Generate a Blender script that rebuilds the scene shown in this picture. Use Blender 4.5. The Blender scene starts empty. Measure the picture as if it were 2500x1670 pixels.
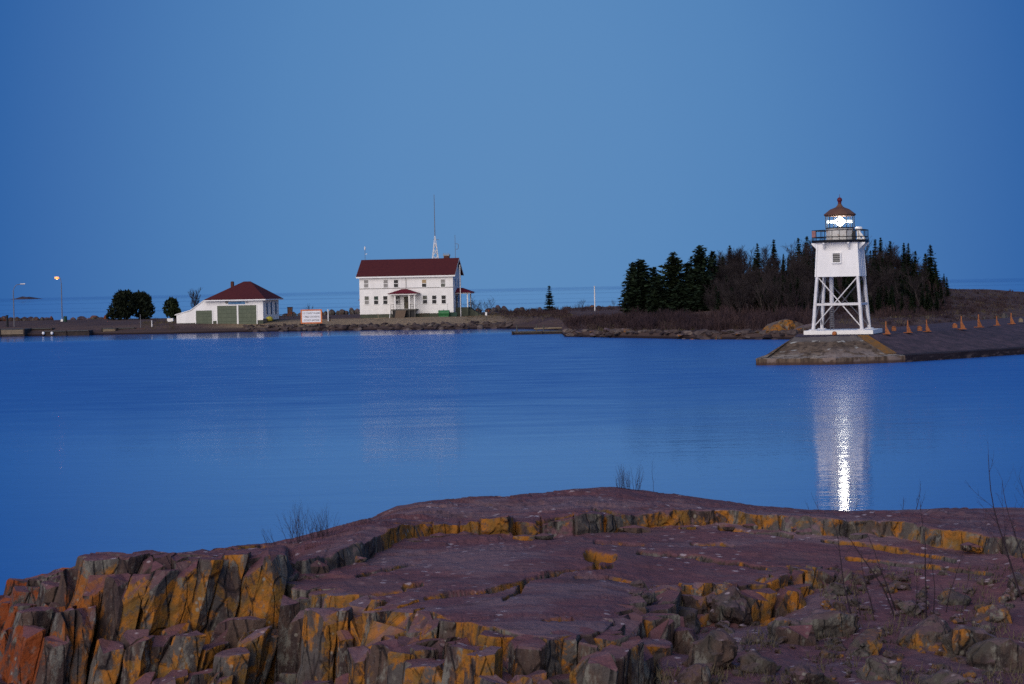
import bpy, bmesh, math, random
import numpy as np
from mathutils import Vector, Matrix, noise as mnoise

SC = bpy.context.scene
COL = SC.collection
R = math.radians
random.seed(7)
rng = np.random.default_rng(11)

# ------------------------------------------------------------------ camera
FPX, EYE = 4861.0, 7.0                     # focal length in photo pixels, eye height above the water
PITCH, ROLL = R(-1.556), R(-1.146)
cam = bpy.data.cameras.new('camera')
cam.lens = 70.0; cam.sensor_width = 36.0; cam.clip_start = 0.5; cam.clip_end = 120000
cam.dof.use_dof = True; cam.dof.focus_distance = 190.0; cam.dof.aperture_fstop = 10.0
camo = bpy.data.objects.new('camera', cam); COL.objects.link(camo)
CROT = (Matrix.Rotation(R(90) + PITCH, 3, 'X') @ Matrix.Rotation(ROLL, 3, 'Z'))
camo.matrix_world = Matrix.Translation((0, 0, EYE)) @ CROT.to_4x4()
SC.camera = camo

# ------------------------------------------------------------------ sky
W = bpy.data.worlds.new('World'); SC.world = W; W.use_nodes = True
wn, wl = W.node_tree.nodes, W.node_tree.links
bg = wn['Background']; bg.inputs['Strength'].default_value = 1.0
tc = wn.new('ShaderNodeTexCoord')
vm = wn.new('ShaderNodeVectorMath'); vm.operation = 'DOT_PRODUCT'
vm.inputs[1].default_value = (0.0, 1.0, 0.0)          # flattened angle off the view axis; sky gradient with lens vignetting painted in
v1 = wn.new('ShaderNodeVectorMath'); v1.operation = 'SUBTRACT'; v1.inputs[1].default_value = (0.004, 0.0, 0.03); wl.new(tc.outputs['Generated'], v1.inputs[0])
v2 = wn.new('ShaderNodeVectorMath'); v2.operation = 'MULTIPLY'; v2.inputs[1].default_value = (1.0, 1.0, 0.60); wl.new(v1.outputs[0], v2.inputs[0])
v3 = wn.new('ShaderNodeVectorMath'); v3.operation = 'NORMALIZE'; wl.new(v2.outputs[0], v3.inputs[0])
wl.new(v3.outputs[0], vm.inputs[0])
ac = wn.new('ShaderNodeMath'); ac.operation = 'ARCCOSINE'; wl.new(vm.outputs['Value'], ac.inputs[0])
dv = wn.new('ShaderNodeMath'); dv.operation = 'DIVIDE'; dv.inputs[1].default_value = math.pi
wl.new(ac.outputs[0], dv.inputs[0])
rp = wn.new('ShaderNodeValToRGB'); wl.new(dv.outputs[0], rp.inputs[0])
def lin(r, g, b):
    f = lambda c: (c/255/12.92) if c/255 <= 0.04045 else ((c/255+0.055)/1.055)**2.4
    return (f(r), f(g), f(b), 1)
SKY = [(0.0, lin(93, 139, 188)), (4, lin(90, 137, 188)), (7, lin(84, 132, 185)), (10, lin(74, 122, 179)), (13, lin(61, 108, 170)),
       (15.5, lin(45, 96, 162)), (18.5, lin(40, 91, 159)), (26, lin(44, 95, 163)), (60, lin(60, 108, 173)),
       (110, lin(86, 124, 176)), (180, lin(118, 138, 172))]
el = rp.color_ramp.elements
while len(el) > 1: el.remove(el[0])
el[0].position = SKY[0][0]/180; el[0].color = SKY[0][1]
for p, c in SKY[1:]:
    e = el.new(p/180); e.color = c
wl.new(rp.outputs[0], bg.inputs['Color'])

# ------------------------------------------------------------------ the glow of the sun behind the camera, to the left
sl = bpy.data.lights.new('sun', 'SUN'); sl.energy = 3.35; sl.angle = R(75); sl.color = (1.0, 0.88, 0.78)
so = bpy.data.objects.new('sun', sl); COL.objects.link(so)
so.rotation_euler = Vector((0.56, 1.0, -0.36)).to_track_quat('-Z', 'Y').to_euler()

SC.view_settings.view_transform = 'Standard'; SC.view_settings.look = 'None'
SC.view_settings.exposure = 0.0; SC.view_settings.gamma = 1.0
SC.view_settings.use_curve_mapping = False
SC.render.engine = 'CYCLES'
SC.cycles.use_denoising = False
SC.cycles.sample_clamp_direct = 24.0
SC.cycles.max_bounces = 6; SC.cycles.sample_clamp_indirect = 4.0
SC.cycles.caustics_reflective = False; SC.cycles.caustics_refractive = False

# ------------------------------------------------------------------ helpers
def ray(px, py): return CROT @ Vector(((px-1250)/FPX, (835-py)/FPX, -1.0))
def at(px, py, Y):
    v = ray(px, py); t = Y/v.y
    return Vector((v.x*t, Y, EYE+v.z*t))
def gz(px, py, z=0.0):
    v = ray(px, py); t = (z-EYE)/v.z
    return Vector((v.x*t, v.y*t, z))
def hor(px): return 703.0-0.02*(px-1250)
def lerp(a, b, t): return a+(b-a)*t
def sstep(a, b, x):
    t = min(1, max(0, (x-a)/(b-a))); return t*t*(3-2*t)

class MB:
    """collects simple shapes and links them as ONE mesh object"""
    def __init__(s): s.v = []; s.f = []
    def add(s, vs, fs):
        o = len(s.v); s.v += [tuple(v) for v in vs]; s.f += [tuple(o+i for i in f) for f in fs]; return s
    def box(s, x0, x1, y0, y1, z0, z1):
        return s.add([(x0,y0,z0),(x1,y0,z0),(x1,y1,z0),(x0,y1,z0),(x0,y0,z1),(x1,y0,z1),(x1,y1,z1),(x0,y1,z1)],
                     [(0,3,2,1),(4,5,6,7),(0,1,5,4),(1,2,6,5),(2,3,7,6),(3,0,4,7)])
    def hexa(s, b, t):          # four bottom points, four top points
        return s.add(list(b)+list(t), [(0,3,2,1),(4,5,6,7),(0,1,5,4),(1,2,6,5),(2,3,7,6),(3,0,4,7)])
    def tube(s, p, q, r0, r1=None, n=6, caps=True):
        p, q = Vector(p), Vector(q); r1 = r0 if r1 is None else r1
        d = (q-p); L = d.length
        if L < 1e-6: return s
        d /= L; a = d.orthogonal().normalized(); b = d.cross(a)
        vs = []
        for c, r in ((p, r0), (q, r1)):
            for k in range(n):
                t = 2*math.pi*k/n; vs.append(c+a*(r*math.cos(t))+b*(r*math.sin(t)))
        fs = [(k, (k+1) % n, n+(k+1) % n, n+k) for k in range(n)]
        if caps: fs += [tuple(range(n-1, -1, -1)), tuple(range(n, 2*n))]
        return s.add(vs, fs)
    def bar(s, p, q, w, h):     # rectangular bar, w sideways, h upwards
        p, q = Vector(p), Vector(q); d = (q-p).normalized()
        up = Vector((0, 0, 1)) if abs(d.z) < 0.95 else Vector((0, 1, 0))
        a = d.cross(up).normalized()*(w/2); b = a.cross(d).normalized()*(h/2)
        return s.hexa([p-a-b, p+a-b, q+a-b, q-a-b], [p-a+b, p+a+b, q+a+b, q-a+b])
    def lathe(s, prof, n=16, cx=0, cy=0, rot=0, caps=True):
        vs = []
        for r, z in prof:
            for k in range(n):
                t = 2*math.pi*k/n+rot; vs.append((cx+r*math.cos(t), cy+r*math.sin(t), z))
        m = len(prof); fs = []
        for i in range(m-1):
            for k in range(n):
                fs.append((i*n+k, i*n+(k+1) % n, (i+1)*n+(k+1) % n, (i+1)*n+k))
        if caps: fs += [tuple(range(n-1, -1, -1)), tuple((m-1)*n+k for k in range(n))]
        return s.add(vs, fs)
    def prism(s, poly, z0, z1):  # vertical prism over an xy polygon
        n = len(poly)
        return s.add([(x, y, z0) for x, y in poly]+[(x, y, z1) for x, y in poly],
                     [tuple(range(n-1, -1, -1)), tuple(range(n, 2*n))]+[(k, (k+1) % n, n+(k+1) % n, n+k) for k in range(n)])
    def slabxz(s, poly, y0, y1):  # xz polygon extruded along y
        n = len(poly)
        return s.add([(x, y0, z) for x, z in poly]+[(x, y1, z) for x, z in poly],
                     [tuple(range(n)), tuple(range(2*n-1, n-1, -1))]+[((k+1) % n, k, n+k, n+(k+1) % n) for k in range(n)])
    def mesh(s, name, m):
        me = bpy.data.meshes.new(name); me.from_pydata(s.v, [], s.f); me.materials.append(m); me.update(); return me
    def build(s, name, m, parent=None, smooth=False, label=None):
        return obj(name, s.mesh(name, m), parent, smooth, label)

def obj(name, me, parent=None, smooth=False, label=None):
    o = bpy.data.objects.new(name, me); COL.objects.link(o)
    if parent is not None: o.parent = parent
    if smooth: me.polygons.foreach_set('use_smooth', [True]*len(me.polygons))
    if label: o['label'] = label
    return o
def tag(o, label, cat, group=None):
    o['label'] = label; o['category'] = cat
    if group: o['group'] = group
    return o
def thing(name, label, cat, loc, rz=0.0, group=None):
    o = bpy.data.objects.new(name, None); COL.objects.link(o)
    o.location = loc; o.rotation_euler = (0, 0, rz); o.empty_display_size = 0.3
    return tag(o, label, cat, group)
def struct(o): o['kind'] = 'structure'; return o
def stuff(o): o['kind'] = 'stuff'; return o
def dup(root, loc, rz=0.0, scale=None, label=None, group=None, cat=None):
    c = root.copy(); COL.objects.link(c); c.location = loc; c.rotation_euler = (0, 0, rz)
    if scale is not None: c.scale = scale if hasattr(scale, '__len__') else (scale,)*3
    if label: c['label'] = label
    if group: c['group'] = group
    if cat: c['category'] = cat
    for ch in root.children:
        d = ch.copy(); COL.objects.link(d); d.parent = c
        for g in ch.children:
            e = g.copy(); COL.objects.link(e); e.parent = d
    return c

# ------------------------------------------------------------------ materials
class NT:
    def __init__(s, name):
        s.m = bpy.data.materials.new(name); s.m.use_nodes = True
        s.n = s.m.node_tree.nodes; s.l = s.m.node_tree.links
        s.b = s.n['Principled BSDF']; s.out = s.n['Material Output']
    def new(s, t, **k):
        x = s.n.new(t)
        for a, v in k.items(): setattr(x, a, v)
        return x
    def pos(s): return s.new('ShaderNodeNewGeometry').outputs['Position']
    def mapv(s, v, scale=(1, 1, 1), rot=(0, 0, 0), loc=(0, 0, 0)):
        m = s.new('ShaderNodeMapping'); s.l.new(v, m.inputs['Vector'])
        m.inputs['Scale'].default_value = scale; m.inputs['Rotation'].default_value = rot; m.inputs['Location'].default_value = loc
        return m.outputs[0]
    def noise(s, v, scale, detail=4, rough=0.55, dist=0.0):
        x = s.new('ShaderNodeTexNoise'); s.l.new(v, x.inputs['Vector'])
        x.inputs['Scale'].default_value = scale; x.inputs['Detail'].default_value = detail
        x.inputs['Roughness'].default_value = rough; x.inputs['Distortion'].default_value = dist
        return x.outputs['Fac']
    def voro(s, v, scale, feat='F1'):
        x = s.new('ShaderNodeTexVoronoi', feature=feat); s.l.new(v, x.inputs['Vector']); x.inputs['Scale'].default_value = scale
        return x.outputs['Distance']
    def range(s, v, a, b, c=0.0, d=1.0, smooth=True):
        x = s.new('ShaderNodeMapRange'); s.l.new(v, x.inputs['Value'])
        if smooth: x.interpolation_type = 'SMOOTHSTEP'
        for k, val in (('From Min', a), ('From Max', b), ('To Min', c), ('To Max', d)): x.inputs[k].default_value = val
        return x.outputs[0]
    def mix(s, f, a, b):
        x = s.new('ShaderNodeMix', data_type='RGBA')
        s.put(x.inputs[0], f); s.put(x.inputs[6], a); s.put(x.inputs[7], b)
        return x.outputs[2]
    def put(s, sock, v):
        if isinstance(v, (int, float)): sock.default_value = v
        elif isinstance(v, (tuple, list)): sock.default_value = tuple(v) if len(v) == 4 else (*v, 1)
        else: s.l.new(v, sock)
    def math(s, op, a, b=0.0, clamp=False):
        x = s.new('ShaderNodeMath', operation=op, use_clamp=clamp); s.put(x.inputs[0], a); s.put(x.inputs[1], b); return x.outputs[0]
    def bump(s, h, strength=0.3, dist=0.02, prev=None):
        x = s.new('ShaderNodeBump'); s.l.new(h, x.inputs['Height']); x.inputs['Strength'].default_value = strength
        x.inputs['Distance'].default_value = dist
        if prev is not None: s.l.new(prev, x.inputs['Normal'])
        return x.outputs[0]
    def fin(s, color, rough=0.8, normal=None, spec=0.3, metal=0.0):
        s.put(s.b.inputs['Base Color'], color); s.put(s.b.inputs['Roughness'], rough)
        s.b.inputs['Specular IOR Level'].default_value = spec; s.b.inputs['Metallic'].default_value = metal
        if normal is not None: s.l.new(normal, s.b.inputs['Normal'])
        return s.m

def plain(name, c1, c2=None, scale=2.0, rough=0.75, bump=0.0, bscale=12.0, spec=0.25, stretch=(1, 1, 1), metal=0.0):
    t = NT(name); p = t.mapv(t.pos(), stretch)
    c2 = c2 or tuple(x*0.75 for x in c1)
    n = t.noise(p, scale, 5, 0.6)
    c = t.mix(t.range(n, 0.32, 0.68), c1, c2)
    nm = t.bump(t.noise(p, bscale, 4), bump, 0.03) if bump else None
    return t.fin(c, rough, nm, spec, metal)
def emit(name, col, strength):
    t = NT(name); t.b.inputs['Base Color'].default_value = (*col, 1)
    t.b.inputs['Emission Color'].default_value = (*col, 1); t.b.inputs['Emission Strength'].default_value = strength
    return t.m

M = {}
M['white'] = plain('white_paint', (0.82, 0.805, 0.785), (0.74, 0.725, 0.705), 0.9, 0.6, stretch=(1, 1, .4))
M['trim'] = plain('white_trim', (0.80, 0.79, 0.77), (0.74, 0.73, 0.71), 3, 0.5)
M['found'] = plain('grey_green_foundation', (0.075, 0.085, 0.06), (0.055, 0.062, 0.048), 2, 0.85)
M['door'] = plain('green_grey_door_paint', (0.105, 0.125, 0.085), (0.085, 0.105, 0.072), 1.5, 0.6)
M['darkpaint'] = plain('dark_brown_door', (0.09, 0.08, 0.055), None, 2, 0.6)
M['brick'] = plain('red_brick', (0.10, 0.035, 0.025), (0.06, 0.025, 0.02), 6, 0.9)
M['glassdark'] = plain('dark_window_glass', (0.012, 0.012, 0.015), (0.02, 0.02, 0.022), 3, 0.08, spec=0.12)
M['glassgreen'] = plain('greenish_window_glass', (0.02, 0.05, 0.04), (0.012, 0.025, 0.02), 3, 0.08, spec=0.12)
M['blind'] = plain('grey_blind', (0.28, 0.27, 0.26), (0.22, 0.21, 0.2), 4, 0.6)
M['blindgreen'] = plain('grey_green_blind', (0.12, 0.125, 0.105), None, 4, 0.6)
M['shade'] = plain('tan_window_shade', (0.40, 0.29, 0.16), (0.34, 0.24, 0.13), 4, 0.7)
M['greytrim'] = plain('grey_weathered_wood', (0.10, 0.095, 0.085), (0.07, 0.065, 0.06), 5, 0.85)
M['step'] = plain('brown_stair_wood', (0.15, 0.105, 0.075), (0.11, 0.08, 0.06), 5, 0.85)
M['blackmetal'] = plain('black_metal', (0.012, 0.012, 0.016), None, 4, 0.5)
M['greymetal'] = plain('grey_metal', (0.16, 0.155, 0.17), None, 4, 0.5)
M['whitemetal'] = plain('white_metal', (0.72, 0.70, 0.70), (0.60, 0.58, 0.57), 2, 0.45)
M['green'] = plain('green_tank_paint', (0.03, 0.16, 0.055), (0.025, 0.12, 0.045), 2, 0.45)
M['greendark'] = plain('dark_green_paint', (0.012, 0.05, 0.035), None, 2, 0.5)
M['yellow'] = plain('yellow_green_cover', (0.42, 0.36, 0.04), (0.25, 0.22, 0.03), 4, 0.7)
M['orange'] = plain('orange_paint', (0.62, 0.19, 0.06), (0.50, 0.15, 0.05), 4, 0.55)
M['safety'] = plain('faded_orange_steel', (0.40, 0.140, 0.048), (0.24, 0.085, 0.035), 6, 0.7)
M['rust'] = plain('rust_red_roof_metal', (0.13, 0.065, 0.04), (0.10, 0.045, 0.03), 1.5, 0.65)
M['redball'] = plain('dark_red_paint', (0.11, 0.012, 0.018), None, 4, 0.5)
M['pinkpanel'] = plain('faded_pink_panel', (0.38, 0.18, 0.16), None, 4, 0.6)
M['signwhite'] = plain('sign_white', (0.80, 0.79, 0.78), (0.74, 0.73, 0.73), 1, 0.6)
M['signblue'] = plain('sign_blue', (0.10, 0.24, 0.42), (0.09, 0.20, 0.36), 1, 0.6)
M['ink'] = plain('black_lettering', (0.03, 0.03, 0.035), None, 2, 0.6)
M['inkblue'] = plain('dark_blue_lettering', (0.01, 0.025, 0.06), None, 2, 0.6)
M['dock'] = plain('weathered_dock_timber', (0.26, 0.20, 0.13), (0.17, 0.13, 0.09), 4, 0.85, stretch=(.4, 1, 2))
M['dockdark'] = plain('dark_timber', (0.025, 0.02, 0.02), (0.05, 0.035, 0.03), 2, 0.8)  # plain dark timber for dock cribs and piles
M['redwood'] = plain('red_brown_wood', (0.09, 0.04, 0.03), None, 3, 0.8)
M['needle'] = plain('dark_spruce_needles', (0.018, 0.030, 0.014), (0.008, 0.014, 0.009), 0.7, 0.8, spec=0.1)
M['needle2'] = plain('olive_pine_needles', (0.026, 0.036, 0.014), (0.010, 0.018, 0.010), 0.6, 0.8, spec=0.1)
M['yew'] = plain('dark_juniper_leaf', (0.018, 0.024, 0.013), (0.004, 0.007, 0.005), 1.1, 0.8, spec=0.1)
M['bark'] = plain('grey_brown_bark', (0.07, 0.055, 0.05), (0.04, 0.03, 0.03), 3, 0.9)
M['birch'] = plain('pale_birch_bark', (0.17, 0.145, 0.14), (0.085, 0.07, 0.07), 2, 0.85)
M['twig'] = plain('purple_brown_twigs', (0.046, 0.036, 0.038), (0.015, 0.011, 0.014), 0.3, 0.9)
M['twigdark'] = plain('dark_bare_stems', (0.030, 0.018, 0.026), (0.018, 0.012, 0.018), 3, 0.9)
M['brush'] = plain('red_brown_brush', (0.062, 0.036, 0.034), (0.026, 0.015, 0.021), 0.14, 0.9)
M['grass'] = plain('dry_tan_grass', (0.13, 0.10, 0.055), (0.07, 0.055, 0.035), 0.8, 0.9)
M['lens'] = emit('lit_lens', (1.0, 0.97, 0.84), 50)
M['belt'] = emit('reflection_glow', (0.92, 1.0, 0.97), 1.2)  # emission imitates a reflected band of light in the glazing
M['lamp'] = emit('lit_sodium_lamp', (1.0, 0.60, 0.22), 16)
M['lamphalo'] = emit('orange_lamp_halo', (1.0, 0.36, 0.09), 1.25)  # glow colour of the imitated halo round the bulb

def glass_mat():
    t = NT('lantern_glass')
    a = t.new('ShaderNodeBsdfTransparent'); g = t.new('ShaderNodeBsdfGlossy'); d = t.new('ShaderNodeBsdfTranslucent'); e = t.new('ShaderNodeBsdfDiffuse')
    g.inputs['Roughness'].default_value = 0.1; d.inputs['Color'].default_value = (.75, .85, .8, 1); e.inputs['Color'].default_value = (.6, .7, .65, 1)
    m0 = t.new('ShaderNodeMixShader'); m0.inputs[0].default_value = 0.5; t.l.new(d.outputs[0], m0.inputs[1]); t.l.new(e.outputs[0], m0.inputs[2])
    m1 = t.new('ShaderNodeMixShader'); m1.inputs[0].default_value = 0.007; t.l.new(a.outputs[0], m1.inputs[1]); t.l.new(m0.outputs[0], m1.inputs[2])
    m2 = t.new('ShaderNodeMixShader'); m2.inputs[0].default_value = 0.008; t.l.new(m1.outputs[0], m2.inputs[1]); t.l.new(g.outputs[0], m2.inputs[2])
    t.l.new(m2.outputs[0], t.out.inputs['Surface']); return t.m
M['glass'] = glass_mat()

def roof_mat(name, a, b):
    t = NT(name); p = t.pos()
    w = t.new('ShaderNodeTexWave', wave_type='BANDS', bands_direction='Z'); t.l.new(p, w.inputs['Vector'])
    w.inputs['Scale'].default_value = 1.6; w.inputs['Distortion'].default_value = 1.0
    n = t.noise(p, 2.2, 6, 0.7)
    c = t.mix(t.range(n, 0.3, 0.7), a, b)
    return t.fin(c, 0.85, t.bump(w.outputs['Fac'], 0.35, 0.05), 0.15)
M['roof'] = roof_mat('red_brown_shingles', (0.085, 0.018, 0.018), (0.065, 0.014, 0.016))
M['roofred'] = roof_mat('dark_red_shingles', (0.14, 0.012, 0.022), (0.10, 0.01, 0.02))

def concrete_mat():
    t = NT('stained_concrete'); p = t.pos()
    sepz = t.new('ShaderNodeSeparateXYZ'); t.l.new(p, sepz.inputs[0])
    Z = sepz.outputs[2]; n = t.noise(p, 1.1, 6, .65); v = t.noise(t.mapv(p, (1.5, 1.5, 0.12)), 1.2, 5, .65)
    c = t.mix(t.range(n, .35, .65), (0.170, 0.118, 0.080), (0.105, 0.070, 0.046))
    c = t.mix(t.range(t.math('ADD', Z, t.math('MULTIPLY', n, .3)), 1.85, 2.0), c, (0.135, 0.112, 0.098))          # cleaner cap
    stain = t.math('MULTIPLY', t.range(v, .44, .60), t.range(Z, 1.95, 1.75))
    c = t.mix(t.math('MULTIPLY', stain, .85), c, (0.050, 0.034, 0.024))
    wh = t.math('MULTIPLY', t.range(t.noise(t.mapv(p, (1.1, 1.1, 0.10), loc=(3, 1, 0)), 1.0, 3), .62, .67), t.math('MULTIPLY', t.range(Z, .9, 1.2), t.range(Z, 1.95, 1.8)))
    c = t.mix(t.math('MULTIPLY', wh, .9), c, (0.42, 0.40, 0.35))
    edge_ = t.math('MULTIPLY', t.range(t.noise(p, 1.6, 6, .7), .44, .54), t.math('MULTIPLY', t.range(Z, .50, .60), t.range(Z, .95, .70)))
    c = t.mix(t.math('MULTIPLY', edge_, .8), c, (0.30, 0.255, 0.215))
    pale = t.math('MULTIPLY', t.range(t.noise(p, 0.4, 5, 0.6), .52, .56), t.range(Z, 1.6, .7))
    c = t.mix(t.math('MULTIPLY', pale, .7), c, (0.23, 0.175, 0.150))
    c = t.mix(t.math('MULTIPLY', t.range(Z, .34, .12), .8), c, (0.055, 0.030, 0.026))
    return t.fin(c, 0.9, t.bump(t.noise(p, 5, 6, .7), .6, .06), .15)
M['conc'] = concrete_mat()
def concrete_side_mat():
    t = NT('grey_blue_concrete'); p = t.pos()
    sepz = t.new('ShaderNodeSeparateXYZ'); t.l.new(p, sepz.inputs[0])
    sl_ = t.noise(t.mapv(p, (.5, .5, 3)), 1.2, 6, .75)
    c = t.mix(t.range(t.math('ADD', t.math('MULTIPLY', t.noise(p, 0.8, 7, .75), .6), t.math('MULTIPLY', sl_, .4)), .36, .62), (0.105, 0.068, 0.080), (0.044, 0.035, 0.042))
    c = t.mix(t.math('MULTIPLY', t.range(sepz.outputs[2], .68, .62), .8), c, (0.016, 0.012, 0.014))
    c = t.mix(t.math('MULTIPLY', t.range(t.noise(t.mapv(p, (1, 1, 3)), .9, 6), .5, .6), t.range(sepz.outputs[2], .5, .2)), c, (0.10, 0.072, 0.066))
    return t.fin(c, 0.9, t.bump(t.noise(p, 4, 6, .7), .7, .06), .15)
M['concside'] = concrete_side_mat()

def land_mat():
    t = NT('dry_ground'); p = t.pos()
    n1 = t.noise(t.mapv(p, (.25, .6, 1)), 0.35, 6, .65); n2 = t.noise(p, 1.6, 5, .7)
    sep = t.new('ShaderNodeSeparateXYZ'); t.l.new(p, sep.inputs[0])
    c = t.mix(t.range(n1, .35, .65), (0.120, 0.076, 0.062), (0.072, 0.045, 0.046))
    c = t.mix(t.range(n2, .5, .75, 0, .6), c, (0.038, 0.024, 0.028))
    lawn = t.math('MULTIPLY', t.math('MULTIPLY', t.range(sep.outputs[0], -58, -48), t.range(sep.outputs[0], 3, -5)), t.range(t.math('ADD', sep.outputs[1], t.math('MULTIPLY', n1, 12)), 388, 378))
    c = t.mix(t.math('MULTIPLY', lawn, .9), c, t.mix(t.range(n2, .35, .65), (0.36, 0.25, 0.145), (0.24, 0.165, 0.10)))
    c = t.mix(t.range(sep.outputs[2], 1.0, .55), c, (0.075, 0.05, 0.045))      # wet stones of the bank
    c = t.mix(t.range(sep.outputs[2], .45, .15), c, (0.022, 0.015, 0.017))
    return t.fin(c, .95, t.bump(t.noise(p, 2.5, 6, .7), .8, .25), .1)
M['land'] = land_mat()

def rock_mat(name, scale=1.0, lichen=0.5, moss=0.0, mauve=(0.150, 0.064, 0.073)):
    """bare rock: mauve weathered tops, brown grey joint faces, orange crust lichen on the steep faces"""
    t = NT(name); p = t.mapv(t.pos(), (1/scale,)*3)
    g = t.new('ShaderNodeNewGeometry'); sp = t.new('ShaderNodeSeparateXYZ'); t.l.new(g.outputs['Normal'], sp.inputs[0])
    up = t.range(sp.outputs[2], .45, .8)
    oi = t.new('ShaderNodeObjectInfo'); rnd = oi.outputs['Random']
    n0 = t.noise(p, 1.3, 6, .6); n1 = t.noise(p, 7.0, 6, .65); n2 = t.noise(t.mapv(p, (1, 1, .3)), 5.0, 5, .6, .6)
    side = t.mix(t.range(n2, .35, .65), (0.080, 0.050, 0.038), (0.034, 0.022, 0.022))
    side = t.mix(t.range(t.math('ADD', n0, t.math('MULTIPLY', rnd, .35)), .62, .80, 0, .8), side, (0.082, 0.074, 0.068))
    side = t.mix(t.range(t.noise(t.mapv(p, (1, 1, .45)), 4.1, 7, .75), .52, .62, 0, .85), side, (0.165, 0.155, 0.130))
    side = t.mix(t.range(t.noise(t.mapv(p, (2.2, 2.2, .5)), 5.0, 5, .7), .56, .66, 0, .8), side, (0.022, 0.016, 0.018))
    top = t.mix(t.range(n1, .3, .7), mauve, tuple(x*.74 for x in mauve))
    top = t.mix(t.range(n0, .47, .62, 0, .65), top, (0.118, 0.068, 0.078))
    top = t.mix(t.range(t.noise(t.mapv(p, (.6, 1, 1), loc=(2, 9, 0)), .75, 5, .65), .50, .62, 0, .65), top, (0.180, 0.118, 0.132))
    top = t.mix(t.range(t.noise(t.mapv(p, (.6, 2.2, 1)), 2.3, 6, .7), .54, .68, 0, .6), top, (0.055, 0.030, 0.036))
    fleck = t.math('MULTIPLY', t.range(t.math('ADD', t.voro(t.mapv(p, (.6, .9, 1)), 10.0), t.math('MULTIPLY', t.noise(p, 18, 4), .26)), .36, .24), t.range(t.noise(p, .9, 3), .40, .58))
    top = t.mix(t.math('MULTIPLY', fleck, .85), top, (0.40, 0.32, 0.34))
    vc = t.voro(t.mapv(p, (1.0, 1.0, .28)), 4.2, 'DISTANCE_TO_EDGE'); ck = t.math('MULTIPLY', t.range(vc, .035, .008), t.range(t.noise(p, 2.2, 3), .42, .58))
    side = t.mix(t.math('MULTIPLY', ck, .85), side, (0.012, 0.009, 0.010))
    side = t.mix(t.range(t.noise(p, 38, 3, .7), .55, .72, 0, .45), side, (0.13, 0.11, 0.10))
    top = t.mix(t.range(t.noise(p, 42, 3, .7), .56, .72, 0, .4), top, (0.19, 0.12, 0.13))
    top = t.mix(t.range(t.noise(p, 31, 3, .7), .58, .72, 0, .5), top, (0.05, 0.028, 0.034))
    c = t.mix(up, side, top)
    # orange lichen
    ln = t.noise(t.mapv(p, (1, 1, .55), loc=(5, 2, 1)), 3.4, 8, .70, .5); big = t.noise(p, .7, 3)
    thr = t.math('ADD', t.math('MULTIPLY', t.math('SUBTRACT', big, .5), .9), t.math('MULTIPLY', t.math('SUBTRACT', rnd, .5), .16))
    lm = t.range(t.math('ADD', ln, thr), .62-.14*lichen, .70-.14*lichen)
    lm = t.math('MULTIPLY', lm, t.range(sp.outputs[2], .93, .62))
    lm = t.math('MULTIPLY', lm, t.range(t.noise(p, 11, 6, .75), .36, .50, .25, 1))
    sx = t.new('ShaderNodeSeparateXYZ'); t.l.new(t.pos(), sx.inputs[0])
    oc = t.mix(t.range(t.noise(p, 6, 5), .35, .65), (0.35, 0.125, 0.011), (0.17, 0.088, 0.018))
    oc = t.mix(t.range(t.math('ADD', sx.outputs[0], t.math('MULTIPLY', n0, 1.2)), -2.7, -3.7), oc, (0.21, 0.045, 0.008))
    c = t.mix(t.math('MULTIPLY', lm, .9), c, oc)
    spot = t.math('MULTIPLY', t.range(t.voro(p, 9), .23, .15), t.range(t.noise(p, 1.9, 3), .5, .6))
    c = t.mix(t.math('MULTIPLY', spot, t.range(sp.outputs[2], .85, .6, 0, .75)), c, (0.22, 0.20, 0.165))
    if moss: c = t.mix(t.math('MULTIPLY', t.range(t.noise(p, 1.7, 5), .48, .62), moss), c, (0.055, 0.050, 0.040))
    b = t.bump(n1, .9, .05*scale); b = t.bump(t.noise(p, 26, 5, .7), .9, .014*scale, b); b = t.bump(t.math('MAXIMUM', t.range(vc, .0, .05), up), .8, .03*scale, b)
    return t.fin(c, .9, b, .2)
M['rock'] = rock_mat('lichen_rock', 1.0, .85)
M['rockcol'] = rock_mat('jointed_rock', .8, .64)
M['rubble'] = rock_mat('rubble_rock', .8, .12, .6, (0.100, 0.062, 0.064))
M['rocktan'] = rock_mat('shore_rock', 5.0, .60, .3, (0.13, 0.10, 0.085))
M['rockfar'] = rock_mat('dark_breakwater_rock', 4.0, .05, .2, (0.055, 0.036, 0.042))
def riprap_mat():
    t = NT('riprap_stone'); p = t.pos(); r = t.new('ShaderNodeObjectInfo').outputs['Random']
    c = t.mix(t.range(t.noise(p, .9, 6, .7), .3, .7), (0.105, 0.078, 0.068), (0.040, 0.028, 0.030))
    c = t.mix(t.range(r, .7, .98, 0, .6), c, (0.19, 0.145, 0.12)); c = t.mix(t.range(r, .38, .05, 0, .75), c, (0.022, 0.015, 0.018))
    return t.fin(c, .9, t.bump(t.noise(p, 4, 5, .7), .6, .08), .15)
M['riprap'] = riprap_mat()

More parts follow.
